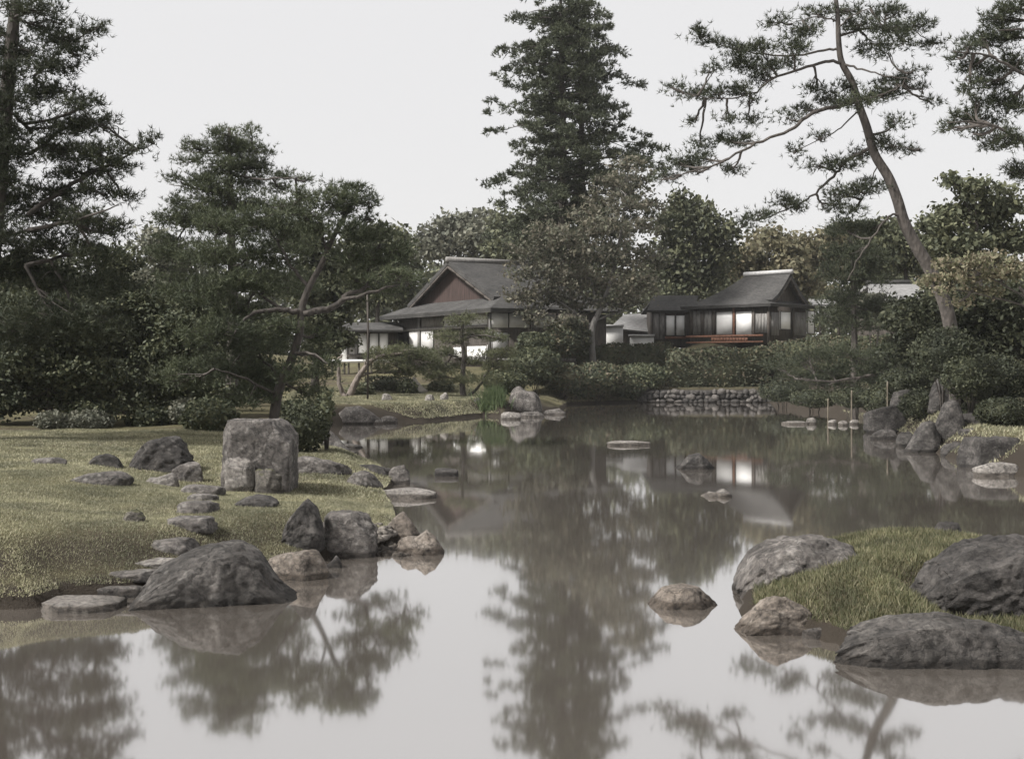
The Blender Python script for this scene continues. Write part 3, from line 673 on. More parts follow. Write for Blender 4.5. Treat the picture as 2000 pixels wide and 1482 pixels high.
# grassy islet
rock('boulder', (1440, 1046, 1705, 1178), 'broad sloping boulder at the left end of the grassy islet', 'rock', .8, box=3.2, amp=.06, g=0, prof=[.35, .8, .95, 1, 1, .98, .9, .7], sub=6, cut=.8)
rock('rock', (1416, 1155, 1605, 1240), 'pointed ridged rock at the left front of the grassy islet', 'rock_warm', .6, amp=.11, g=0, prof=[.15, .5, .85, 1, .9, .75, .6], sub=5)
rock('boulder', (1772, 1042, 2070, 1230), 'massive dark boulder at the right of the grassy islet', 'rock_dark', .7, box=5, amp=.07, g=.0, prof=[.45, .72, .86, .95, 1, 1, .9], sub=6, cut=.85)
rock('boulder', (1608, 1192, 2040, 1306), 'long low boulder along the front of the grassy islet', 'rock_mid', .4, box=5, amp=.07, g=0, prof=[.35, .7, .9, 1, .95, .8, .6], sub=6, freq=1.3, cut=.8)
rock('rock', (1829, 1018, 1879, 1050), 'small dark rock behind the islet grass', 'rock_dark', .8, Y=15.4)
rock('rock', (1568, 1224, 1612, 1248), 'small pale pebble-like rock between the two front islet rocks', 'rock', .8, g=0)
# right bank
rock('rock', (1766, 818, 1836, 884), 'leaning triangular rock at the water on the right bank', 'rock_dark', .7, g=0, prof=[.2, .55, .9, 1, .8])
rock('boulder', (1826, 780, 1888, 862), 'upright craggy boulder on the right bank behind the triangular rock', 'rock_dark', .7, prof=[.6, .9, 1, .95, .7], Y=31.5)
rock('rock', (1838, 862, 1894, 892), 'low rounded rock at the water between the triangular rock and the big square one', 'rock_dark', .7, g=0)
rock('boulder', (1880, 850, 2010, 916), 'big square dark boulder at the right edge of the bank', 'rock_dark', .6, box=6, g=0, amp=.05)
rock('slab', (1874, 832, 1990, 850), 'flat slab lying above the big square boulder on the right bank', 'rock_dark', .6, box=5, Y=30.5, amp=.05)
rock('rock', (1902, 902, 1990, 930), 'pale low rock at the water at the right edge', 'rock_pale', .6, g=0)
rock('boulder', (1812, 728, 1866, 806), 'tall craggy grey rock standing above the right bank', 'rock_dark', .8, prof=[.5, .8, 1, .9, .6], Y=36)
rock('rock', (1690, 790, 1770, 846), 'dark overgrown rock at the water under the low pine boughs', 'rock_dark', .7, g=0)
for i, (bb, lb) in enumerate((((1528, 822, 1578, 829), 'long flat white stone, left end of the row in the water'), ((1576, 815, 1594, 828), 'rounded white stone next to the long flat one in the row'),
                              ((1618, 819, 1634, 829), 'white stone in the middle of the row in the water'), ((1638, 821, 1656, 831), 'squat white stone near the bamboo pole in the row'), ((1660, 819, 1676, 829), 'small white stone, right end of the row by the bamboo pole'))):
    rock('rock', bb, lb, 'rock_pale', .7, g=0, box=4, group='row of white stones in the water', sink=.06)

rock('rock', (1752, 842, 1790, 872), 'small dark rock left of the triangular rock on the right bank', 'rock_dark', .7, g=0)
rock('rock', (1868, 806, 1930, 838), 'dark rock under the trailing bush on the right bank', 'rock_dark', .7, Y=32)
rock('rock', (1700, 838, 1748, 858), 'flat dark rock at the water right of the bamboo pole', 'rock_dark', .7, g=0, box=4)
rock('rock', (1886, 780, 1960, 822), 'mossy rock behind the flat slab on the right bank', 'rock_moss', .7, Y=34)
rock('rock', (1740, 760, 1800, 800), 'dark rock between the bushes on the right bank', 'rock_dark', .7, Y=40)
# pebbles at the tip of the left shore
g_ = Geo(); v1, f1 = ico(1)
for i in range(260):
    p = hit(random.uniform(722, 800), random.uniform(1025, 1086)); r_ = random.uniform(.025, .07)
    v = v1 * np.array((r_, r_ * random.uniform(.7, 1.2), r_ * .6)) + RS.normal(0, r_ * .12, v1.shape)
    g_.add(v + np.array((p.x, p.y, max(p.z, 0) + r_ * .15)), f1)
tag(g_.build('pebbles', M['stonepebble'], smooth=True), 'small loose pebbles on the tip of the left shore', kind='stuff')

# dry stone revetment
wall = empty('stone_wall', (P(1375, 780, 67.6).x, 67.6, 0), 'low dry-stone retaining wall at the far water edge below the hedges', 'wall')
SV = [rock_shape(900 + k, 2, 3.6, 8, .8, .1) for k in range(9)]
SM = [mesh_np('stone', p * np.array((1, 1, 2)) / 2 - np.array((0, 0, .5)), [f], True) for p, f in SV]
for k, me in enumerate(SM): me.materials.append(M['rock' if k % 3 == 0 else 'rock_dark'])
g_ = Geo(); g_.box(-3.9, 4.4, .35, .8, -.3, .72); o = g_.build('backing', M['rock_dark']); o.parent = wall
for row in range(3):
    x = -3.95 + .12 * row
    while x < 4.2:
        w = random.choice((random.uniform(.2, .34), random.uniform(.34, .58)))
        o = bpy.data.objects.new('stone', random.choice(SM)); COL.objects.link(o); o.parent = wall
        o.location = (x + w / 2, .16 + .07 * row + random.uniform(-.09, .07), .1 + row * .25 + random.uniform(-.07, .06))
        o.scale = (w * 1.08, .4, random.uniform(.2, .38)); o.rotation_euler = (random.uniform(-.3, .3), random.uniform(-.35, .35), random.uniform(-.5, .5))
        x += w

# ------------------------------------------------------------------ foliage
def nrm(v): return v / (np.linalg.norm(v, axis=-1, keepdims=True) + 1e-9)

def needle_tris(c, ax, L, k, w, spread=.75):
    n = len(c)
    d_ = nrm(ax[:, None, :] + RS.normal(0, spread, (n, k, 3)))
    ln = L * RS.uniform(.65, 1.15, (n, k, 1))
    s_ = nrm(np.cross(d_, RS.normal(size=(n, k, 3)))) * w
    cc = c[:, None, :] + d_ * ln * .08
    return np.stack([cc + s_, cc - s_, cc + d_ * ln], 2).reshape(-1, 3)

def leaf_quads(c, size, nrmbias=None, asp=.6):
    n = len(c)
    nn = RS.normal(size=(n, 3))
    if nrmbias is not None: nn = nn + nrmbias
    nn = nrm(nn); u = nrm(np.cross(nn, RS.normal(size=(n, 3)))); v = np.cross(nn, u)
    s_ = size * RS.choice([.55, .8, 1., 1.35], (n, 1)) * RS.uniform(.8, 1.2, (n, 1))
    return np.stack([c + u * s_, c + v * s_ * asp, c - u * s_, c - v * s_ * asp], 1).reshape(-1, 3)

def pad_points(center, rx, ry, rz, nclump, per, cr, flat=.55):
    u = nrm(RS.normal(size=(nclump, 3))) * (RS.uniform(0, 1, (nclump, 1)) ** (1 / 2.3))
    u[:, 2] = np.where(u[:, 2] < 0, u[:, 2] * flat, u[:, 2])
    cl = center + u * np.array((rx, ry, rz))
    wts = RS.uniform(.4, 1.6, nclump)
    cnt = np.maximum(1, (per * wts)).astype(int)
    pts = np.repeat(cl, cnt, 0)
    crr = np.repeat(RS.uniform(.6, 1.3, (nclump, 1)) * cr, cnt, 0)
    off = RS.normal(size=pts.shape) * crr * np.array((1, 1, .6))
    out = nrm(np.repeat(u, cnt, 0) + off / (np.abs(crr) * 3 + 1e-6) + np.array((0, 0, .25)))
    return pts + off, out, cl

def tree(name, label, cat, Y, base, trunk, limbs, pads, kind, leafmat, barkmat, group=None, dens=1., leaf=None, trunk_r=(.2, .06), jit=.5, zoomed=None, limb_r=.07, twig=.018, up=.55, ydep=.75):
    """trunk: pixel points with the tree at depth Y; limbs: (points, r0, r1); pads: (px, py, rx, ry[, depth offset])"""
    zx = (lambda p: p) if zoomed is None else (lambda p: (zoomed[1] + p[0] / zoomed[0], zoomed[2] + p[1] / zoomed[0]) + tuple(q_ / zoomed[0] for q_ in p[2:4]) + tuple(p[4:]))
    root = empty(name, base, label, cat, group)
    s = Y / F
    tp = smooth_path([P(p[0], p[1], Y + (p[2] if len(p) > 2 else 0)) for p in trunk], 6, .0)
    tr = np.linspace(trunk_r[0], trunk_r[1], len(tp))
    tr[0] *= 1.35
    g_ = Geo(); g_.tube(tp, tr, 9); g_.build('trunk', M[barkmat], root, True)
    skel = [tp[max(0, int(len(tp) * .25)):]]
    for lb in limbs:
        pts, r0, r1 = lb[:3]; dy = lb[3] if len(lb) > 3 else RS.uniform(-1, 1) * jit * 2
        q_ = [zx(p) for p in pts] if zoomed and len(lb) > 4 else pts
        m_ = len(q_)
        w3 = [P(p[0], p[1], Y + dy * (i / (m_ - 1)) ** .8) for i, p in enumerate(q_)]
        lp = smooth_path(w3, 5, s * 1.2)
        g_ = Geo(); g_.tube(lp, np.linspace(r0, r1, len(lp)), 6); g_.build('branch', M[barkmat], root, True)
        skel.append(lp)
    sk = np.concatenate(skel)
    cg = Geo(); tg = Geo()
    for pd in pads:
        pd = zx(pd); px, py, rx, ry = pd[:4]
        dy = pd[4] if len(pd) > 4 else RS.uniform(-1, 1) * jit * max(1., rx * s)
        c = np.array(P(px, py, Y + dy)); k_ = (Y + dy) / Y
        rX, rZ = rx * s * k_, ry * s * k_; rY = max(rX * ydep, rZ)
        area = rX * rZ * math.pi
        if kind == 'pine':
            L = leaf or .15
            ncl = max(4, int(area / (L * L * 1.6) * dens)); pts, outd, cl = pad_points(c, rX, rY, rZ, ncl, 10, L * .95)
            ax_ = nrm(outd * .7 + np.array((0, 0, up)))
            cg.tris(needle_tris(pts, ax_, L, 7, L * .07))
        else:
            L = leaf or .1
            ncl = max(4, int(area / (L * L * 3.2) * dens)); pts, outd, cl = pad_points(c, rX, rY, rZ, ncl, 18, L * 2.3, .8)
            cg.quads(leaf_quads(pts, L, outd * .5))
        dd = np.linalg.norm((sk - c) * np.array((1, 1, 1.3)), axis=1); st = sk[dd.argmin()]
        mid = (st + c) / 2 + np.array((0, 0, -.06 * np.linalg.norm(st - c))) + RS.normal(0, .04, 3)
        bp = smooth_path([st, mid, c], 4, s * .8)
        tg.tube(bp, np.linspace(twig * 2.4, twig, len(bp)), 5, False)
        for q_ in cl[RS.rand(len(cl)) < min(.5, 14 / len(cl))]:
            h0 = bp[RS.randint(3, len(bp))]
            tg.tube(smooth_path([h0, (h0 + q_) / 2 + RS.normal(0, .05, 3), q_], 3), np.linspace(twig, twig * .35, 7), 4, False)
    cg.build('crown', M[leafmat], root)
    tag(tg.build('twigs', M[barkmat], root), kind='stuff')
    return root

def gbase(px, Y, py=None):
    x = (px - CX) / F * Y; return (x, Y, H(x, Y))
def basepx(px, Y):                   # row where the ground is seen at column px, depth Y
    return HY + (EYE - gbase(px, Y)[2]) * F / Y

# leaning pine at the right
Z8 = (2.28, 1160, 30)
def z8(l): return [(1160 + x / 2.28, 30 + y / 2.28) for x, y in l]
tree('leaning_pine', 'tall pine with a bare trunk leaning left over the pond on the right bank', 'tree', 35, gbase(1868, 35),
     [(1868, basepx(1868, 35) + 6), (1866, 720), (1850, 610)] + z8([(1500, 1140), (1430, 1020), (1380, 920), (1350, 820), (1310, 720), (1250, 620), (1215, 500), (1180, 400), (1150, 300), (1103, 210), (1090, 120), (1085, 0), (1075, -90)]),
     [(z8([(1105, 215), (1050, 205), (920, 240), (800, 280), (700, 350), (560, 370), (400, 350)]), .055, .012),
      (z8([(1175, 380), (1060, 410), (950, 450), (870, 510), (720, 570), (570, 650), (440, 690), (300, 735)]), .07, .015, -1.5),
      (z8([(1235, 590), (1120, 650), (1080, 700), (1000, 780), (930, 830), (800, 890), (680, 920)]), .06, .012, 1.),
      (z8([(1200, 420), (1160, 440), (1100, 500), (1040, 540), (900, 600)]), .03, .01),
      (z8([(1092, 150), (1050, 155), (900, 180), (720, 170), (560, 130), (450, 70)]), .045, .01),
      (z8([(1110, 220), (1190, 240), (1300, 270), (1440, 290)]), .04, .01), (z8([(1225, 520), (1270, 560), (1330, 580), (1450, 600)]), .035, .01),
      (z8([(1090, 95), (1200, 60), (1320, 60), (1420, 70), (1520, 130)]), .04, .01, 1.),
      (z8([(1370, 890), (1330, 890), (1290, 920), (1200, 1050), (1130, 1180)]), .04, .015, -.6), (z8([(1270, 640), (1255, 690), (1230, 760), (1190, 820)]), .025, .01),
      (z8([(1190, 380), (1270, 360), (1360, 320), (1400, 260)]), .04, .01), (z8([(1090, 30), (1000, 10), (880, 40)]), .03, .01), (z8([(1090, 60), (1140, 10), (1230, -30)]), .03, .01)],
     [(465, 85, 35, 35), (530, 125, 55, 22), (640, 150, 60, 35), (740, 150, 70, 32), (880, 140, 65, 42), (960, 60, 80, 30), (830, 30, 70, 22),
      (520, 235, 50, 20), (640, 225, 70, 32), (750, 230, 70, 36), (860, 215, 55, 26), (340, 320, 60, 14), (430, 350, 85, 24), (560, 345, 75, 28), (670, 330, 50, 36), (740, 290, 45, 34), (700, 385, 25, 28),
      (450, 480, 45, 13), (590, 462, 60, 18), (690, 465, 70, 18), (855, 455, 45, 24), (930, 425, 40, 22), (470, 580, 70, 18), (600, 560, 60, 34), (690, 560, 35, 24),
      (395, 660, 85, 26), (490, 635, 55, 26), (310, 720, 70, 20), (610, 690, 60, 22), (440, 690, 60, 18), (995, 335, 50, 32), (1050, 380, 80, 32), (1180, 385, 85, 34), (1280, 350, 65, 34), (1120, 330, 40, 30),
      (1000, 545, 38, 18), (900, 602, 40, 12), (1000, 672, 70, 22), (1110, 660, 80, 30), (1185, 625, 45, 28), (850, 835, 80, 20), (730, 893, 80, 22), (920, 855, 50, 16), (660, 930, 50, 16),
      (1330, 590, 55, 22), (1420, 600, 50, 13), (1350, 480, 45, 26), (1280, 560, 40, 30), (1350, 285, 80, 22), (1420, 255, 45, 22), (1340, 330, 70, 26), (1470, 330, 40, 18), (1500, 390, 30, 30),
      (1180, 50, 80, 42), (1310, 75, 95, 38), (1440, 45, 85, 32), (1240, 140, 70, 34), (1310, 175, 50, 20), (1520, 125, 50, 22), (1380, 130, 50, 20), (1130, -20, 70, 30), (1010, -10, 80, 25), (1300, -20, 90, 30),
      (1090, 800, 60, 34), (1180, 785, 65, 36), (1060, 850, 45, 26), (1150, 870, 55, 30), (1260, 760, 40, 30), (1120, 950, 70, 30), (1230, 960, 60, 30), (1180, 1060, 60, 40)],
     'pine', 'pine_dark', 'bark', trunk_r=(.23, .06), zoomed=Z8, leaf=.17, dens=2.1, jit=.7)

# pine reaching in at the right edge
tree('edge_pine', 'dark pine boughs reaching in at the upper right edge', 'tree', 25, gbase(2130, 25),
     [(2130, basepx(2130, 25) + 5), (2110, 600), (2075, 350), (2040, 100), (2020, -80)],
     [([(2060, 180), (1990, 140), (1930, 110), (1860, 100)], .05, .012), ([(2080, 330), (1990, 270), (1920, 240), (1850, 240)], .05, .012), ([(2050, 100), (2000, 60), (1950, 60)], .04, .012)],
     [(1740, 110, 80, 45), (1650, 140, 60, 25), (1615, 190, 45, 20), (1700, 225, 65, 40), (1680, 315, 55, 32), (1770, 300, 60, 70), (1700, 390, 55, 34), (1640, 460, 60, 32), (1720, 470, 75, 42), (1580, 500, 45, 20),
      (1760, 575, 50, 34), (1690, 530, 50, 24), (1840, 90, 70, 60), (1860, 220, 70, 70), (1850, 400, 70, 80), (1860, 560, 70, 60), (1900, 700, 60, 50), (1780, 20, 70, 40), (1880, -30, 80, 40)],
     'pine', 'pine_dark', 'bark', trunk_r=(.3, .12), zoomed=Z8, leaf=.13, dens=2.)

# dark trees on the right bank
tree('evergreen_tree', 'dark rounded evergreen filling the right edge behind the leaning pine', 'tree', 47, gbase(1915, 47), [(1915, basepx(1915, 47)), (1915, 600), (1905, 430)], [],
     [(1600, 880, 75, 50), (1700, 780, 80, 50), (1600, 735, 50, 24), (1720, 900, 110, 80), (1560, 930, 60, 50), (1650, 1010, 120, 60), (1820, 850, 90, 90), (1840, 1000, 90, 80), (1540, 1030, 60, 40), (1700, 1100, 140, 50)],
     'leaf', 'ever_mid', 'bark', zoomed=Z8, leaf=.11, dens=1.5, trunk_r=(.22, .1))
tree('conifer', 'dark conifer behind the leaning pine, right of the tea pavilion', 'tree', 56, gbase(1668, 56), [(1668, basepx(1668, 56)), (1668, 600), (1660, 440)], [],
     [(1640, 450, 30, 22), (1690, 450, 35, 20), (1655, 490, 45, 26), (1700, 500, 45, 28), (1640, 535, 45, 26), (1690, 545, 50, 30), (1650, 585, 55, 30), (1720, 600, 50, 26), (1630, 620, 50, 26), (1690, 635, 60, 24)],
     'pine', 'pine_dark', 'bark', leaf=.2, dens=1.4, trunk_r=(.2, .06))
tree('evergreen_tree', 'dark evergreen seen under the leaning trunk in front of the hut', 'tree', 72, gbase(1770, 72), [(1770, basepx(1770, 72)), (1770, 560), (1760, 450)], [],
     [(1730, 470, 40, 30), (1780, 480, 45, 30), (1750, 510, 60, 28), (1820, 500, 50, 40), (1860, 540, 60, 40), (1700, 520, 40, 30), (1830, 440, 40, 30)], 'leaf', 'ever_mid', 'bark', leaf=.15, dens=1.3)
for px, Y, pads, mt, lb in (
    (140, 46, [(60, 560, 90, 60), (140, 600, 90, 60), (220, 640, 90, 60), (60, 680, 90, 60), (150, 720, 100, 60), (260, 760, 90, 50), (60, 780, 90, 50), (300, 690, 70, 50)], 'ever', 'dark backing evergreen behind the lawn at the far left'),
    (-190, 52, [(-260, 560, 110, 70), (-150, 540, 110, 70), (-60, 590, 90, 60), (-240, 660, 110, 60), (-120, 680, 120, 70), (-30, 700, 90, 60), (-200, 760, 120, 50), (-80, 780, 110, 40)], 'ever', 'dark backing evergreen beyond the left edge of the lawn'),
    (400, 48, [(380, 600, 70, 50), (440, 640, 70, 50), (360, 680, 70, 50), (430, 720, 80, 50), (500, 740, 60, 50), (380, 780, 80, 36), (520, 650, 50, 50)], 'ever', 'dark backing evergreen behind the stem of the old forked pine'),
    (1840, 40, [(1790, 620, 60, 40), (1850, 600, 60, 40), (1910, 640, 70, 44), (1820, 670, 70, 40), (1900, 700, 80, 40), (1980, 660, 60, 60), (1780, 690, 60, 30), (1960, 590, 60, 40)], 'thicket', 'dark evergreen under the autumn maple hiding the foot of the leaning pine')):
    tree('evergreen_tree', lb, 'tree', Y, gbase(px, Y), [(px, basepx(px, Y) + 3), (px + 3, 700), (px - 3, min(p[1] for p in pads) + 15)], [], pads, 'leaf', mt, 'bark', leaf=.08, dens=1.35, trunk_r=(.12, .05))
tree('autumn_maple', 'pale yellow-green maple sprays reaching in at the right edge below the leaning trunk', 'tree', 31, gbase(2080, 31), [(2080, basepx(2080, 31)), (2060, 680), (2030, 610), (1990, 560)],
     [([(2030, 610), (1940, 580), (1830, 560)], .03, .01), ([(2010, 585), (1940, 545), (1880, 520)], .03, .01)],
     [(1600, 1105, 75, 22), (1690, 1090, 70, 24), (1770, 1085, 60, 26), (1500, 1180, 60, 18), (1590, 1165, 60, 16), (1690, 1160, 70, 20), (1780, 1150, 60, 26), (1560, 1225, 55, 14), (1680, 1220, 50, 16), (1620, 1280, 45, 14), (1770, 1230, 60, 20), (1850, 1140, 70, 50)],
     'leaf', 'orange', 'bark', zoomed=Z8, leaf=.055, dens=1.3, trunk_r=(.08, .04), ydep=.5)

# left multi-stemmed pine
tree('spreading_pine', 'old pine with forked twisted stems behind the block-shaped boulder', 'tree', 33, gbase(532, 33),
     [(532, basepx(532, 33) + 5), (545, 760), (570, 700), (585, 650), (590, 600), (604, 560), (626, 520), (648, 470), (672, 425), (690, 395), (700, 365)],
     [([(592, 612), (650, 600), (680, 575), (714, 560), (724, 510), (748, 466)], .11, .02, .4), ([(668, 585), (720, 572), (765, 560), (800, 548)], .06, .015, -.8), ([(590, 610), (545, 605), (500, 610), (470, 632), (455, 655)], .09, .02, -.8),
      ([(560, 606), (500, 570), (450, 510), (420, 470)], .05, .012, .7), ([(604, 565), (570, 520), (540, 470), (520, 440)], .06, .015, .6), ([(640, 490), (615, 440), (580, 395)], .04, .012), ([(655, 455), (700, 440), (725, 405)], .04, .012),
      ([(575, 690), (610, 690), (640, 710)], .05, .015), ([(550, 745), (510, 700), (470, 690)], .05, .015), ([(540, 770), (480, 740), (420, 720)], .05, .015)],
     [(670, 388, 40, 20), (620, 450, 40, 26), (680, 450, 35, 22), (710, 470, 30, 20), (560, 410, 40, 20), (690, 368, 45, 16), (640, 395, 50, 20), (590, 382, 35, 16), (718, 395, 28, 22), (665, 415, 40, 18), (600, 420, 40, 20), (725, 430, 20, 14), (730, 462, 55, 20), (780, 495, 35, 24), (690, 500, 45, 24), (745, 510, 45, 24), (775, 540, 45, 20), (740, 570, 50, 16), (690, 545, 35, 18), (805, 550, 25, 14),
      (430, 440, 60, 28), (500, 435, 60, 28), (560, 455, 40, 28), (420, 500, 65, 32), (490, 495, 60, 32), (560, 510, 35, 24), (450, 555, 80, 32), (530, 560, 50, 26), (400, 580, 60, 32), (470, 610, 70, 30), (545, 640, 45, 26), (410, 650, 75, 36), (500, 680, 60, 34), (610, 690, 40, 18), (590, 730, 60, 28), (440, 720, 80, 36), (530, 745, 50, 30), (640, 710, 25, 14), (610, 770, 40, 20), (370, 740, 60, 40), (470, 780, 70, 28), (620, 655, 30, 18)],
     'pine', 'pine', 'bark', trunk_r=(.15, .035), leaf=.16, dens=1.5, jit=.9, up=.8)
# layered tree behind it
tree('layered_pine', 'taller pine with flat layered boughs, second from the left', 'tree', 42, gbase(452, 42), [(452, basepx(452, 42)), (455, 600), (450, 400), (448, 250)],
     [([(450, 340), (520, 350), (590, 345)], .05, .015), ([(450, 300), (390, 300), (350, 290)], .04, .012), ([(450, 380), (390, 370), (330, 360)], .05, .012), ([(450, 300), (500, 290), (535, 300)], .04, .012), ([(450, 430), (380, 410), (325, 400)], .05, .012)],
     [(440, 262, 38, 14), (490, 262, 22, 12), (390, 288, 42, 15), (460, 290, 50, 18), (510, 300, 28, 16), (370, 318, 30, 12), (430, 320, 45, 16), (490, 325, 42, 16), (350, 350, 32, 14), (410, 352, 45, 16), (475, 355, 45, 16), (560, 345, 40, 14), (600, 350, 18, 9), (545, 368, 30, 10), (350, 395, 32, 11), (410, 400, 45, 14), (460, 405, 50, 18),
      (330, 430, 36, 22), (390, 440, 60, 26), (460, 450, 60, 26), (530, 440, 55, 28), (330, 490, 50, 34), (400, 500, 60, 34), (420, 375, 70, 30), (470, 330, 60, 30), (390, 420, 60, 30), (500, 400, 50, 30), (450, 290, 40, 24), (560, 480, 50, 34), (350, 560, 60, 40), (480, 540, 70, 40), (590, 420, 30, 18), (580, 560, 50, 40)],
     'pine', 'pine', 'bark', trunk_r=(.25, .06), leaf=.16, dens=1.5, jit=.6)
# tall pine at the left edge
tree('edge_pine', 'tall dark pine at the left edge with ragged upper boughs', 'tree', 27, gbase(-40, 27), [(-40, basepx(-40, 27)), (-28, 600), (2, 300), (25, 60), (35, -60)],
     [([(55, 420), (140, 360), (220, 320), (300, 280)], .07, .01), ([(60, 300), (130, 250), (190, 230)], .05, .012), ([(65, 150), (130, 90), (190, 55)], .04, .01), ([(55, 450), (150, 430), (230, 400)], .06, .012), ([(62, 260), (20, 220), (-30, 200)], .05, .01), ([(66, 110), (20, 80), (-20, 60)], .04, .01), ([(50, 520), (130, 500), (220, 490)], .06, .015)],
     [(120, 80, 50, 24), (175, 58, 35, 14), (95, 55, 40, 20), (95, 130, 55, 26), (155, 110, 30, 16), (110, 185, 60, 26), (165, 205, 40, 20), (160, 248, 55, 24), (100, 250, 50, 26), (195, 240, 30, 16), (120, 300, 75, 28), (190, 300, 55, 24), (250, 295, 35, 18), (290, 275, 22, 12), (225, 325, 45, 14), (160, 340, 70, 20), (110, 375, 60, 22), (190, 375, 60, 16), (240, 385, 35, 12),
      (100, 420, 70, 30), (170, 430, 60, 26), (210, 450, 40, 24), (110, 480, 80, 34), (190, 500, 55, 28), (110, 550, 80, 40), (190, 560, 60, 36), (20, 100, 60, 40), (10, 200, 60, 40), (20, 300, 60, 50), (10, 400, 70, 50), (20, 520, 70, 60), (60, 20, 60, 24), (40, -20, 60, 24), (110, 620, 90, 46), (40, 650, 70, 60), (180, 640, 70, 40), (-60, 150, 60, 34), (-80, 300, 70, 40), (-70, 430, 80, 46), (-90, 560, 80, 50), (-30, 60, 50, 30), (0, 250, 50, 30, -.7), (10, 140, 40, 26, -.6), (5, 460, 50, 34, -.8), (0, 350, 40, 26, -.7)],
     'pine', 'pine_dark', 'bark', trunk_r=(.3, .08), leaf=.15, dens=1.7, jit=.8)

# dark evergreens massed on the left
for px, Y, pads, mt, lb in (
    (240, 37, [(230, 560, 60, 30), (260, 600, 60, 36), (210, 620, 70, 40), (270, 660, 70, 40), (200, 690, 70, 46), (260, 730, 80, 46), (200, 770, 70, 36), (290, 780, 60, 30), (180, 590, 50, 44), (230, 510, 50, 30), (300, 620, 50, 40), (170, 650, 60, 50), (300, 720, 50, 40)], 'ever', 'dark evergreen between the edge pine and the old forked pine'),
    (95, 33, [(90, 640, 60, 40), (140, 660, 60, 36), (60, 700, 70, 46), (130, 720, 80, 46), (70, 770, 80, 36), (150, 780, 70, 30), (30, 620, 60, 50), (180, 730, 60, 40), (90, 590, 60, 40), (10, 720, 60, 60), (0, 790, 60, 30), (180, 800, 60, 20)], 'ever', 'dark low evergreen under the tall left edge pine'),
    (355, 35, [(350, 640, 45, 30), (330, 690, 60, 36), (380, 700, 60, 34), (340, 750, 70, 40), (400, 770, 60, 34)], 'ever', 'dark evergreen just left of the old forked pine'),
    (330, 58, [(300, 480, 40, 36), (340, 520, 45, 36), (300, 550, 45, 30), (340, 580, 45, 26), (335, 615, 45, 16)], 'pale', 'pale green tree glimpsed between the left pines'),
    (615, 58, [(600, 470, 45, 40), (640, 520, 50, 44), (600, 560, 50, 40), (660, 580, 50, 34), (620, 620, 60, 36), (690, 560, 40, 40), (650, 665, 40, 26)], 'ever_mid', 'dense tree behind the fork of the old pine'),
    (735, 92, [(700, 480, 40, 34), (740, 465, 50, 28), (780, 485, 36, 30), (720, 520, 60, 34), (780, 530, 45, 34), (700, 570, 50, 34), (770, 575, 50, 30)], 'ever_mid', 'rounded tree behind the side pavilion'),
    (890, 125, [(850, 460, 30, 20), (885, 440, 45, 20), (940, 435, 45, 20), (870, 480, 50, 22), (930, 470, 60, 28), (980, 460, 40, 30), (840, 495, 40, 20), (960, 500, 60, 26), (815, 480, 25, 24)], 'pale', 'pale far tree above the villa ridge'),
    (1010, 118, [(1000, 440, 40, 36), (1040, 470, 50, 40), (1000, 490, 50, 30), (1070, 440, 40, 40), (1060, 520, 60, 34)], 'ever_mid', 'far tree left of the tall cedar base'),
    (1345, 93, [(1330, 400, 22, 26), (1320, 440, 40, 30), (1365, 415, 34, 30), (1390, 450, 40, 34), (1330, 490, 60, 34), (1400, 495, 40, 30), (1300, 530, 60, 36), (1370, 540, 60, 34), (1320, 580, 60, 24), (1425, 455, 25, 16)], 'ever_mid', 'dusky tree between the maple and the tea pavilion'),
    (1545, 98, [(1460, 500, 34, 30), (1500, 470, 40, 24), (1545, 485, 45, 28), (1590, 480, 40, 30), (1480, 530, 45, 26), (1550, 525, 55, 30), (1610, 520, 45, 34), (1630, 470, 30, 24), (1580, 560, 50, 24), (1440, 540, 30, 24)], 'yellow', 'yellowing tree behind the tea pavilion roof'),
    (1700, 100, [(1660, 460, 40, 26), (1710, 450, 50, 24), (1760, 470, 40, 26), (1690, 500, 60, 30), (1760, 510, 50, 30)], 'ever_mid', 'far grey-green tree behind the hut roof')):
    tree('evergreen_tree' if mt == 'ever' else 'broadleaf_tree', lb, 'tree', Y, gbase(px, Y), [(px, basepx(px, Y) + 3), (px + 4, min(p[1] for p in pads) * .5 + max(p[1] for p in pads) * .5), (px - 3, min(p[1] for p in pads) + 15)], [],
         pads, 'leaf', mt, 'bark', leaf=.0024 * Y ** .98 if Y > 40 else .062, dens=1.35, trunk_r=(.2 if Y > 50 else .1, .05), twig=.02)

# far wood behind everything, reads as one mass
for i in range(1):
    cg = Geo()
    for k in range(96):
        px = -800 + k * 37 + RS.uniform(-15, 15); Y = RS.uniform(140, 165); top = RS.uniform(490, 540)
        for j in range(3):
            pts, outd, cl = pad_points(np.array(P(px + RS.uniform(-20, 20), top + 45 + j * 50, Y)), 3.2, 2.5, 3.6, 26, 16, .9, 1.)
            cg.quads(leaf_quads(pts, .42, outd * .5))
    tag(cg.build('far_wood', M['ever_mid']), 'far pale wood closing the view behind the houses', kind='stuff')

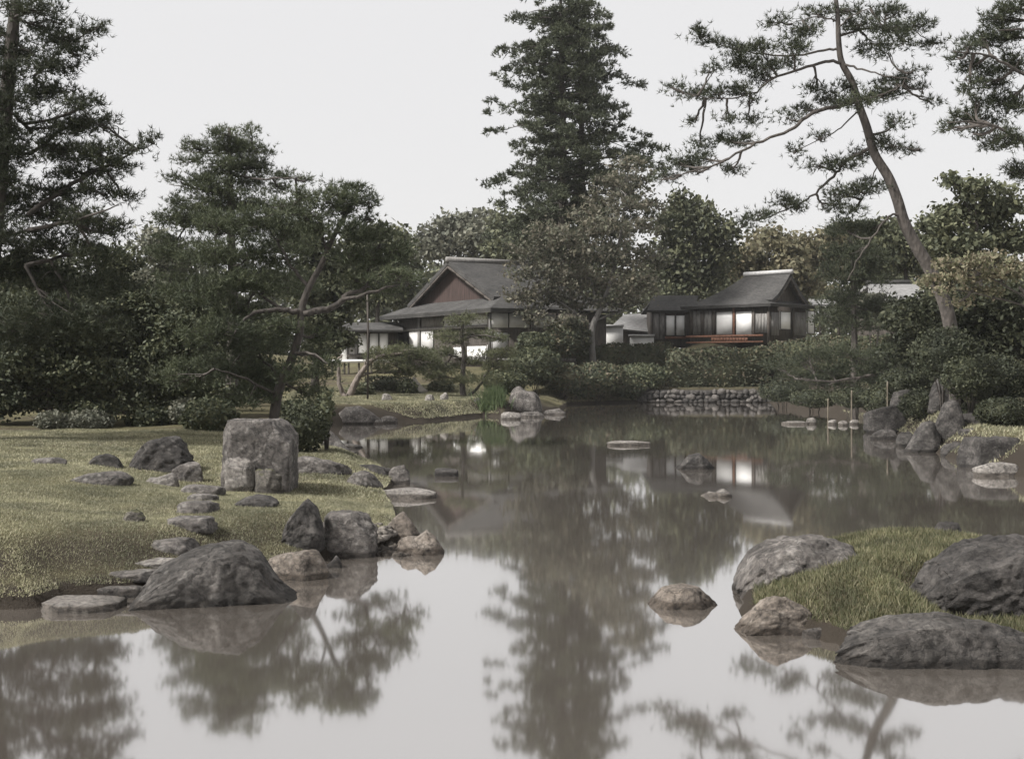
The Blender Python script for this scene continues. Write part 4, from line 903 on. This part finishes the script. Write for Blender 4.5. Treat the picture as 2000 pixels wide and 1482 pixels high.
# the tall cedar with two stems
def cedar():
    Y = 78.; s = Y / F
    root = empty('tall_cedar', gbase(1112, Y), 'very tall layered conifer with two stems rising behind the maple', 'tree')
    stems = [smooth_path([P(1098, 700, Y), P(1098, 500, Y), P(1100, 300, Y), P(1096, 100, Y), P(1095, -40, Y)], 8), smooth_path([P(1128, 700, Y + .6), P(1132, 500, Y + .6), P(1137, 330, Y + .6), P(1132, 150, Y + .6), P(1125, 10, Y + .6)], 8)]
    for st, r in zip(stems, (.42, .34)):
        g_ = Geo(); g_.tube(st, np.linspace(r, .07, len(st)), 8); g_.build('trunk', M['bark'], root, True)
    ln = np.array([(-30, 70), (20, 110), (60, 122), (100, 128), (150, 138), (200, 145), (230, 160), (290, 178), (330, 210), (380, 225), (420, 200), (470, 120), (520, 70)])
    cg, bg = Geo(), Geo()
    py = -38.
    while py < 500:
        py += RS.uniform(22, 32)
        for st, share in ((stems[0], 8), (stems[1], 5)):
            zz = P(0, py + RS.uniform(-4, 4), Y).z
            if zz > st[:, 2].max(): continue
            k = np.abs(st[:, 2] - zz).argmin(); az0 = RS.uniform(0, 6.3)
            for j in range(share):
                az = az0 + j * 2 * math.pi / share + RS.normal(0, .3)
                o = st[k] + np.array((0, 0, RS.normal(0, .12)))
                Lb = np.interp(py, ln[:, 0], ln[:, 1]) * s * RS.choice([RS.uniform(.45, .7), RS.uniform(.8, 1.08)])
                d_ = np.array((math.cos(az), math.sin(az), 0))
                lift = RS.uniform(-.05, .16) - .12 * (py > 350)
                bp = smooth_path([o, o + d_ * Lb * .5 + np.array((0, 0, Lb * lift * .4)), o + d_ * Lb + np.array((0, 0, Lb * (lift - .2)))], 5)
                bg.tube(bp[:-3], np.linspace(.06, .02, len(bp) - 3), 4, False)
                for t in np.arange(.28, 1.02, .62 / Lb):
                    if RS.rand() < .38: continue
                    c = bp[min(len(bp) - 1, int(t * (len(bp) - 1)))] + RS.normal(0, .2, 3) * np.array((1, 1, .3))
                    wd = .42 + .3 * (1 - abs(t - .7))
                    p_, od, cl = pad_points(c, wd, wd, .2, 4, 10, .15, .5)
                    cg.tris(needle_tris(p_, nrm(od * .8 + d_ * .5 + np.array((0, 0, .25))), .28, 5, .035, .6))
    cg.build('crown', M['cedar'], root); tag(bg.build('boughs', M['bark'], root), kind='stuff')
cedar()

tree('maple', 'airy maple with brownish leaves in front of the tall cedar, between the houses', 'tree', 70, gbase(1162, 70), [(1162, basepx(1162, 70)), (1156, 650), (1172, 605), (1195, 545), (1210, 470), (1222, 380)],
     [([(1160, 640), (1110, 600), (1060, 560), (1020, 530)], .09, .03), ([(1172, 605), (1150, 540), (1110, 480)], .09, .03), ([(1195, 545), (1240, 520), (1280, 500)], .07, .02), ([(1165, 625), (1220, 605), (1260, 585)], .07, .02), ([(1205, 490), (1170, 430), (1150, 390)], .06, .02)],
     [(1228, 322, 40, 18), (1200, 355, 50, 22), (1250, 360, 40, 22), (1170, 385, 34, 18), (1220, 400, 60, 24), (1275, 400, 25, 20), (1140, 420, 40, 24), (1190, 440, 55, 24), (1250, 445, 50, 26), (1060, 455, 34, 20), (1100, 465, 50, 28), (1040, 490, 40, 22), (1150, 490, 60, 30), (1220, 500, 60, 32), (1275, 500, 34, 34), (1020, 530, 36, 26), (1080, 525, 55, 30), (1140, 545, 55, 30), (1200, 555, 55, 30), (1260, 560, 40, 26), (1010, 575, 26, 22), (1060, 580, 50, 28), (1120, 590, 45, 24), (1190, 592, 50, 18), (1040, 618, 36, 16), (1240, 588, 36, 14), (1100, 625, 40, 16), (1150, 450, 40, 30), (1085, 645, 30, 14), (1225, 540, 50, 40), (1100, 555, 60, 40)],
     'leaf', 'maple', 'bark_grey', leaf=.115, dens=.42, trunk_r=(.22, .06), jit=1.2)

# garden pines on the island
tree('forked_garden_pine', 'small garden pine with a bare forked trunk on the island lawn', 'tree', 56, gbase(674, 56), [(674, basepx(674, 56) + 2), (680, 778), (692, 752), (703, 732), (725, 705), (752, 694), (790, 690)],
     [([(678, 780), (664, 755), (661, 720), (660, 705), (668, 692)], .13, .04, 0), ([(703, 735), (735, 725), (775, 715)], .06, .02, .3), ([(712, 720), (716, 700), (735, 690)], .05, .02, -.3)],
     [(745, 688, 30, 8), (785, 684, 40, 10), (820, 695, 34, 12), (770, 708, 44, 10), (815, 718, 38, 12), (745, 722, 26, 8), (790, 730, 30, 10), (720, 696, 18, 6), (845, 705, 26, 12), (840, 728, 26, 12)],
     'pine', 'pine_light', 'bark_pale', trunk_r=(.22, .06), leaf=.15, dens=1.5, jit=.6, up=.9)
tree('cloud_pruned_pine', 'cloud-pruned garden pine with flat pads in front of the villa', 'tree', 57, gbase(905, 57), [(905, basepx(905, 57) + 2), (903, 745), (906, 700), (902, 655), (905, 628)],
     [([(908, 780), (938, 750), (958, 715)], .09, .03, 0), ([(905, 700), (870, 690), (840, 685)], .06, .02), ([(904, 660), (940, 655), (975, 660)], .05, .02)],
     [(895, 628, 36, 9), (922, 620, 24, 8), (862, 655, 28, 9), (925, 655, 44, 11), (972, 661, 30, 10), (880, 668, 30, 9), (862, 688, 42, 12), (826, 686, 22, 10), (925, 705, 28, 9), (900, 742, 34, 16), (972, 718, 38, 14), (955, 745, 30, 14), (870, 718, 36, 14), (945, 690, 30, 8), (990, 690, 30, 14), (848, 735, 24, 14)],
     'pine', 'pine_light', 'bark', trunk_r=(.16, .06), leaf=.15, dens=1.5, jit=.6, up=.9)
# low pine on the right bank over the water
tree('low_spreading_pine', 'low pine spreading its boughs over the water on the right bank, propped by bamboo poles', 'tree', 48, gbase(1800, 48), [(1800, basepx(1800, 48)), (1790, 740), (1760, 715), (1700, 705)],
     [([(1760, 715), (1690, 735), (1620, 745), (1560, 740)], .09, .02, -1), ([(1770, 720), (1720, 760), (1690, 775)], .06, .02, -.5)],
     [(1560, 735, 50, 14), (1620, 725, 55, 16), (1690, 715, 60, 20), (1600, 752, 55, 12), (1660, 748, 55, 14), (1730, 735, 50, 18), (1700, 770, 40, 10), (1580, 700, 50, 16), (1650, 690, 60, 18), (1730, 695, 60, 20), (1800, 700, 60, 24), (1520, 715, 40, 14), (1790, 745, 40, 20)],
     'pine', 'pine_dark', 'bark', trunk_r=(.2, .08), leaf=.16, dens=1.3)

# shrubs ------------------------------------------------------------
def shrub(name, label, px, py, rx, ry, Y, mat, leaf=.06, group=None, cat='shrub', flat=1., dens=1., boxy=2.2):
    s = Y / F
    c = np.array(P(px, py, Y)); r3 = np.array((rx * s, rx * s * .85, ry * s))
    zb = H(c[0], c[1])
    root = empty(name, (c[0], c[1], zb), label, cat, group)
    n = int(4 * math.pi * r3[0] * r3[2] / (leaf * leaf) * 1.5 * dens)
    u = nrm(RS.normal(size=(n, 3)))
    u = u / (np.abs(u) ** boxy).sum(1)[:, None] ** (1 / boxy)
    lump = np.array([noise.noise(Vector(q_ * 2.4) + Vector((px, py, 0))) for q_ in u[:min(n, 4000)]])
    lump = np.resize(lump, n) if n > 4000 else lump
    if n > 4000:
        t = u * 2.4; lump = .35 * (np.sin(t[:, 0] * 2.1 + px) * np.sin(t[:, 1] * 2.7 + py) + np.sin(t[:, 2] * 3.1 + px * .3))
    rr = 1 + .18 * lump + RS.normal(0, .07, n)
    pts = c + u * rr[:, None] * r3
    g_ = Geo(); g_.quads(leaf_quads(pts, leaf, u * .8))
    v, f = ico(2); cv = v / (np.abs(v) ** boxy).sum(1)[:, None] ** (1 / boxy); g_.add(c + cv * r3 * .8, f)
    g_.build('foliage', M[mat], root)
    t = Geo()
    for k in range(5):
        e = c + np.array((RS.uniform(-.6, .6) * r3[0], RS.uniform(-.5, .5) * r3[1], 0)); t.tube([(c[0] + RS.uniform(-.1, .1), c[1], min(zb, c[2] - r3[2] * .9) - .05), e], [.025, .012], 5)
    tag(t.build('stems', M['bark'], root), kind='stuff')
    return root
shrub('shrub', 'dark dense bush behind the right side of the block-shaped boulder', 592, 838, 44, 42, 25, 'thicket', 0.036)
shrub('shrub', 'small upright sprig bush at the right of the dark dense bush', 636, 800, 17, 36, 25.6, 'ever', .05, dens=.6)
shrub('shrub', 'grey-green low bush at the far left edge of the lawn', 100, 822, 30, 18, 31, 'pale', .05)
shrub('shrub', 'grey-green bush behind the lawn, right of the one at the left edge', 172, 822, 44, 20, 32, 'pale', .05)
shrub('shrub', 'pale bush under the dark evergreens left of the old pine', 362, 806, 28, 26, 33, 'pale', .05)
shrub('shrub', 'dark bush left of the block-shaped boulder under the pines', 410, 815, 50, 36, 31, 'ever', .055)
shrub('shrub', 'dark low bush under the left pines behind the lawn', 290, 818, 40, 24, 33, 'ever', .055)
shrub('shrub', 'dark shrub at the shore behind the block-shaped boulder, below the pale island lawn', 580, 800, 40, 18, 36, 'ever', .06)
shrub('clipped_bush', 'flat-topped dark clipped bush under the forked garden pine', 758, 757, 44, 20, 60, 'hedge', .075, boxy=5)
shrub('clipped_bush', 'round clipped bush right at the foot of the forked garden pine', 702, 768, 26, 20, 57, 'ever_mid', .075)
shrub('clipped_bush', 'round dark bush left of the gravel mound', 795, 760, 20, 18, 58.5, 'ever', .075)
shrub('clipped_bush', 'small round bush between the gravel mound and the cloud-pruned pine', 862, 758, 24, 16, 60, 'ever_mid', .075)
shrub('shrub', 'rounded bush right of the cloud-pruned pine above the iris clump', 985, 745, 40, 22, 60, 'ever', .08)
shrub('shrub', 'dark bush on the far bank below the villa corner', 1045, 715, 50, 34, 64, 'ever', .085)
shrub('shrub', 'dark bush on the far bank under the maple, left one', 1095, 735, 44, 24, 64.5, 'hedge', .085)
shrub('shrub', 'brownish bush on the far bank under the maple, beside the hedge', 1170, 735, 50, 26, 66.5, 'hedge', .085)
shrub('shrub', 'bush in front of the villa wall behind the bank', 1045, 672, 34, 22, 68.5, 'ever', .09)
shrub('shrub', 'dark tall bush against the villa, left of the maple trunk', 1110, 660, 40, 34, 69.5, 'hedge', .09)
shrub('shrub', 'pale flowering bush right of the tea pavilion', 1705, 598, 36, 24, 58, 'pale', .08)
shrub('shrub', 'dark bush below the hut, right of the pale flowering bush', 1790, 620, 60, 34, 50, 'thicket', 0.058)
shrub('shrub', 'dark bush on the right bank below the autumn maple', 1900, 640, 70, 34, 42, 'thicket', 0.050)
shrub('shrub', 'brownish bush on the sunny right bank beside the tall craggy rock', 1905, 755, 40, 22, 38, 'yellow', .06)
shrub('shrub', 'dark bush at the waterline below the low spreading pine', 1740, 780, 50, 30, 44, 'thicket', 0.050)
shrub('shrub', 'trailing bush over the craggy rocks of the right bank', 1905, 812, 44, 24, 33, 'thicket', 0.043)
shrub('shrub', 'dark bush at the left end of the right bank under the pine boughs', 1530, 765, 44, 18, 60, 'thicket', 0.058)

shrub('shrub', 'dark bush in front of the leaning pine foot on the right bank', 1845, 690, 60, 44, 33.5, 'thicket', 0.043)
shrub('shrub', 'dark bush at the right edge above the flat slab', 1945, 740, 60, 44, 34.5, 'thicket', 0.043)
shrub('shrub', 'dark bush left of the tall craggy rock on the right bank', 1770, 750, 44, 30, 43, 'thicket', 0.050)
shrub('shrub', 'low brown bush on the far bank left of the dry-stone wall', 1215, 755, 44, 20, 68, 'hedge', .085)
shrub('shrub', 'low brown bush on the far bank midway to the standing boulder', 1120, 765, 40, 16, 66.5, 'hedge', .085)
shrub('shrub', 'dark shrub on the far bank beside the left end of the hedge', 1250, 735, 50, 24, 69, 'ever', .085)
shrub('shrub', 'low dark bush at the water under the tips of the low pine boughs', 1590, 778, 44, 16, 55, 'thicket', 0.050)
shrub('shrub', 'low dark bush at the water behind the tallest bamboo pole', 1668, 776, 40, 18, 52, 'thicket', 0.050)
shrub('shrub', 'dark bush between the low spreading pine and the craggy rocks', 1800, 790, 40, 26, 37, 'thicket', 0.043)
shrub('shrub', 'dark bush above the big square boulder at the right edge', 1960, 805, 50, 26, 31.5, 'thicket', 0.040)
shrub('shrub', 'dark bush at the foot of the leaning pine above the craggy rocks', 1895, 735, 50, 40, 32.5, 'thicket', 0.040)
# iris clump
root = empty('iris_clump', gbase(962, 52), 'bright green iris clump at the water beside the standing boulder', 'plant')
g_ = Geo(); c = np.array(gbase(962, 52)); n_ = 420
bs = c + RS.normal(0, 1, (n_, 3)) * np.array((.28, .25, 0)); bs[:, 2] = hgt(bs[:, 0], bs[:, 1])
g_.tris(needle_tris(bs, np.tile(np.array((0, 0, 1.)), (n_, 1)), .75, 2, .02, .3)); g_.build('leaves', M['iris'], root)

# hedges
def hedge(label, pts, thick, mat='hedge', leaf=.085, group='clipped hedges below the tea pavilion'):
    """pts: (px, Y, top row)"""
    x0 = (pts[0][0] - CX) / F * pts[0][1]
    root = empty('hedge', (x0, pts[0][1], H(x0, pts[0][1])), label, 'hedge', group)
    g_ = Geo(); core = Geo()
    for (p0, Y0, t0), (p1, Y1, t1) in zip(pts[:-1], pts[1:]):
        A = np.array(((p0 - CX) / F * Y0, Y0)); B = np.array(((p1 - CX) / F * Y1, Y1))
        L = np.linalg.norm(B - A); u = (B - A) / L; nrm_ = np.array((-u[1], u[0]))
        if nrm_[1] < 0: nrm_ = -nrm_
        zt0, zt1 = zrow(t0, Y0), zrow(t1, Y1)
        zb = min(H(*A), H(*B)) - .1
        def lay(n, a_, bb_, cc_, nb):
            pz = bb_ * (zt0 + (zt1 - zt0) * a_) + (1 - bb_) * zb
            xy = A + np.outer(a_ * L, u) + np.outer(cc_ * thick, nrm_)
            p3 = np.column_stack([xy, pz]) + RS.normal(0, .045, (n, 3))
            p3 += nb * (.07 * np.sin(xy[:, 0:1] * 2.2 + pz[:, None] * 1.8))
            g_.quads(leaf_quads(p3, leaf, nb * .7))
        dn = 1.5 / leaf ** 2 * .75
        n1 = int(L * (zt0 - zb) * dn); lay(n1, RS.rand(n1), RS.rand(n1), np.zeros(n1), np.array([[-nrm_[0], -nrm_[1], .0]]))
        n2 = int(L * thick * dn * .8); lay(n2, RS.rand(n2), np.ones(n2), RS.rand(n2), np.array([[0, 0, 1.]]))
        n3 = int(thick * (zt0 - zb) * dn)
        for e in (0., 1.): lay(n3, np.full(n3, e), RS.rand(n3), RS.rand(n3), np.array([[u[0] * (2 * e - 1), u[1] * (2 * e - 1), .0]]))
        v = []
        for zz in (0, 1):
            for e, pt, z_ in ((0, A, zt0), (1, B, zt1)):
                for t in (.08, .92):
                    xy = pt + nrm_ * thick * t + u * (.06 if e == 0 else -.06); v.append((xy[0], xy[1], z_ - .08 if zz else zb))
        core.add(v, np.array([(0, 1, 3, 2), (4, 6, 7, 5), (0, 2, 6, 4), (1, 5, 7, 3), (0, 4, 5, 1), (2, 3, 7, 6)]))
    g_.build('foliage', M[mat], root); core.build('inner_growth', M[mat], root)
hedge('clipped dark hedge just right of the maple trunk', [(1135, 71, 676), (1312, 71.5, 671)], 1.2)
hedge('lower clipped hedge above the dry-stone wall, in front of the tea pavilion', [(1308, 68.7, 684), (1500, 68.9, 679)], 1.2)
hedge('long hedge running along the right bank to the frame edge', [(1500, 70, 668), (1640, 64, 658), (1800, 56, 655), (2080, 50, 652)], 1.4)

# bamboo props
for i, (px, Y, y0, lb) in enumerate(((1663, 45, 762, 'pale bamboo pole standing in the water, tallest of the props'), (1617, 47, 778, 'thin bamboo pole standing in the water, left of the tallest'), (1733, 42.5, 745, 'bamboo prop rising beside the dark overgrown rock'))):
    pr = Geo(); top = P(px, y0, Y); x = top.x
    zs = np.linspace(-.35, top.z, 14)
    rr = np.where(np.arange(14) % 3 == 0, .034, .028)
    pr.tube([(x + .01 * k / 14, Y, z) for k, z in enumerate(zs)], rr, 8)
    tag(pr.build('bamboo_prop', M['bamboo'], smooth=True), lb, 'pole', 'bamboo props at the right bank')
pr = Geo(); pr.tube([P(718, basepx(718, 54) + 3, 54), P(719, 640, 54), P(717, 566, 54)], [.05, .045, .04], 8)
tag(pr.build('wooden_pole', M['wood'], smooth=True), 'slim upright wooden pole standing on the island in front of the pavilion', 'pole')

# gravel mound on the island
c = gbase(808, 59.5); g_ = Geo(); v, f = ico(3); g_.add(np.column_stack([v[:,0]*.75,v[:,1]*.7,np.where(v[:,2]>0,1-np.hypot(v[:,0],v[:,1])**.85,-.3)*.8]) + RS.normal(0,.012,v.shape) + np.array(c), f)
tag(g_.build('gravel_mound', M['gravel'], smooth=True), 'pale conical mound on the island between the clipped bushes', 'mound')

# ------------------------------------------------------------------ grass
def grass(name, label, mat, region, n, L, w, tilt=.5, mask=None, spread_clump=0.):
    x = RS.uniform(region[0], region[1], n); y = RS.uniform(region[2], region[3], n)
    if spread_clump:
        k = RS.randint(0, n // 12, n); x = x[k] + RS.normal(0, spread_clump, n); y = y[k] + RS.normal(0, spread_clump, n)
    keep = mask(x, y)
    x, y = x[keep], y[keep]; z = hgt(x, y) - .005
    m_ = len(x)
    c = np.column_stack([x, y, z]); d_ = nrm(np.column_stack([RS.normal(0, tilt, m_), RS.normal(0, tilt, m_), np.ones(m_)]))
    ln = L * RS.uniform(.4, 1.2, (m_, 1)); an = RS.uniform(0, math.pi, m_)
    s_ = np.column_stack([np.cos(an), np.sin(an), np.zeros(m_)]) * w
    g_ = Geo(); g_.tris(np.stack([c + s_, c - s_, c + d_ * ln], 1).reshape(-1, 3))
    tag(g_.build(name, M[mat]), label, kind='stuff')

def on_land(x, y): return (sdist(POND, x, y) > .04)
grass('lawn_grass', 'short dry grass of the left shore lawn', 'grass', (-11.5, -1.4, 11.3, 19), 430000, .038, .0048, .75, on_land)
grass('lawn_grass', 'short dry grass at the back of the left lawn', 'grass', (-15, -2, 19, 31), 220000, .055, .009, .7, lambda x, y: on_land(x, y) & (y < 31 - np.maximum(0, x + 6) * .4))
grass('lawn_grass', 'short grass of the island lawn in front of the villa', 'grass', (-11, -.6, 47, 62), 120000, .08, .02, .7, lambda x, y: on_land(x, y) & (y > 40))
grass('wild_grass', 'long green grass growing on the islet between boulders', 'wildgrass', (1.9, 6.8, 9.6, 15.2), 110000, .085, .006, .55, lambda x, y: (sdist(ISLE, x, y) < -.12))
grass('bank_grass', 'rough grass on the right bank', 'grass', (9.5, 22, 26, 62), 90000, .1, .016, .6, on_land)
grass('bank_grass', 'rough brown grass on the far bank below the hedges', 'yellow', (1.5, 9, 62, 71), 40000, .12, .02, .6, on_land)

# ------------------------------------------------------------------ haze
g_ = Geo(); g_.box(-310, 310, -8, 430, -3, 36)
hz = g_.build('haze', None); m = bpy.data.materials.new('thin_haze'); m.use_nodes = True; n = m.node_tree; n.nodes.clear()
vo = n.nodes.new('ShaderNodeVolumePrincipled'); vo.inputs['Color'].default_value = (.93, .94, .95, 1); vo.inputs['Density'].default_value = .0002
ou = n.nodes.new('ShaderNodeOutputMaterial'); n.links.new(vo.outputs[0], ou.inputs['Volume'])
hz.data.materials.append(m); tag(hz, kind='stuff')
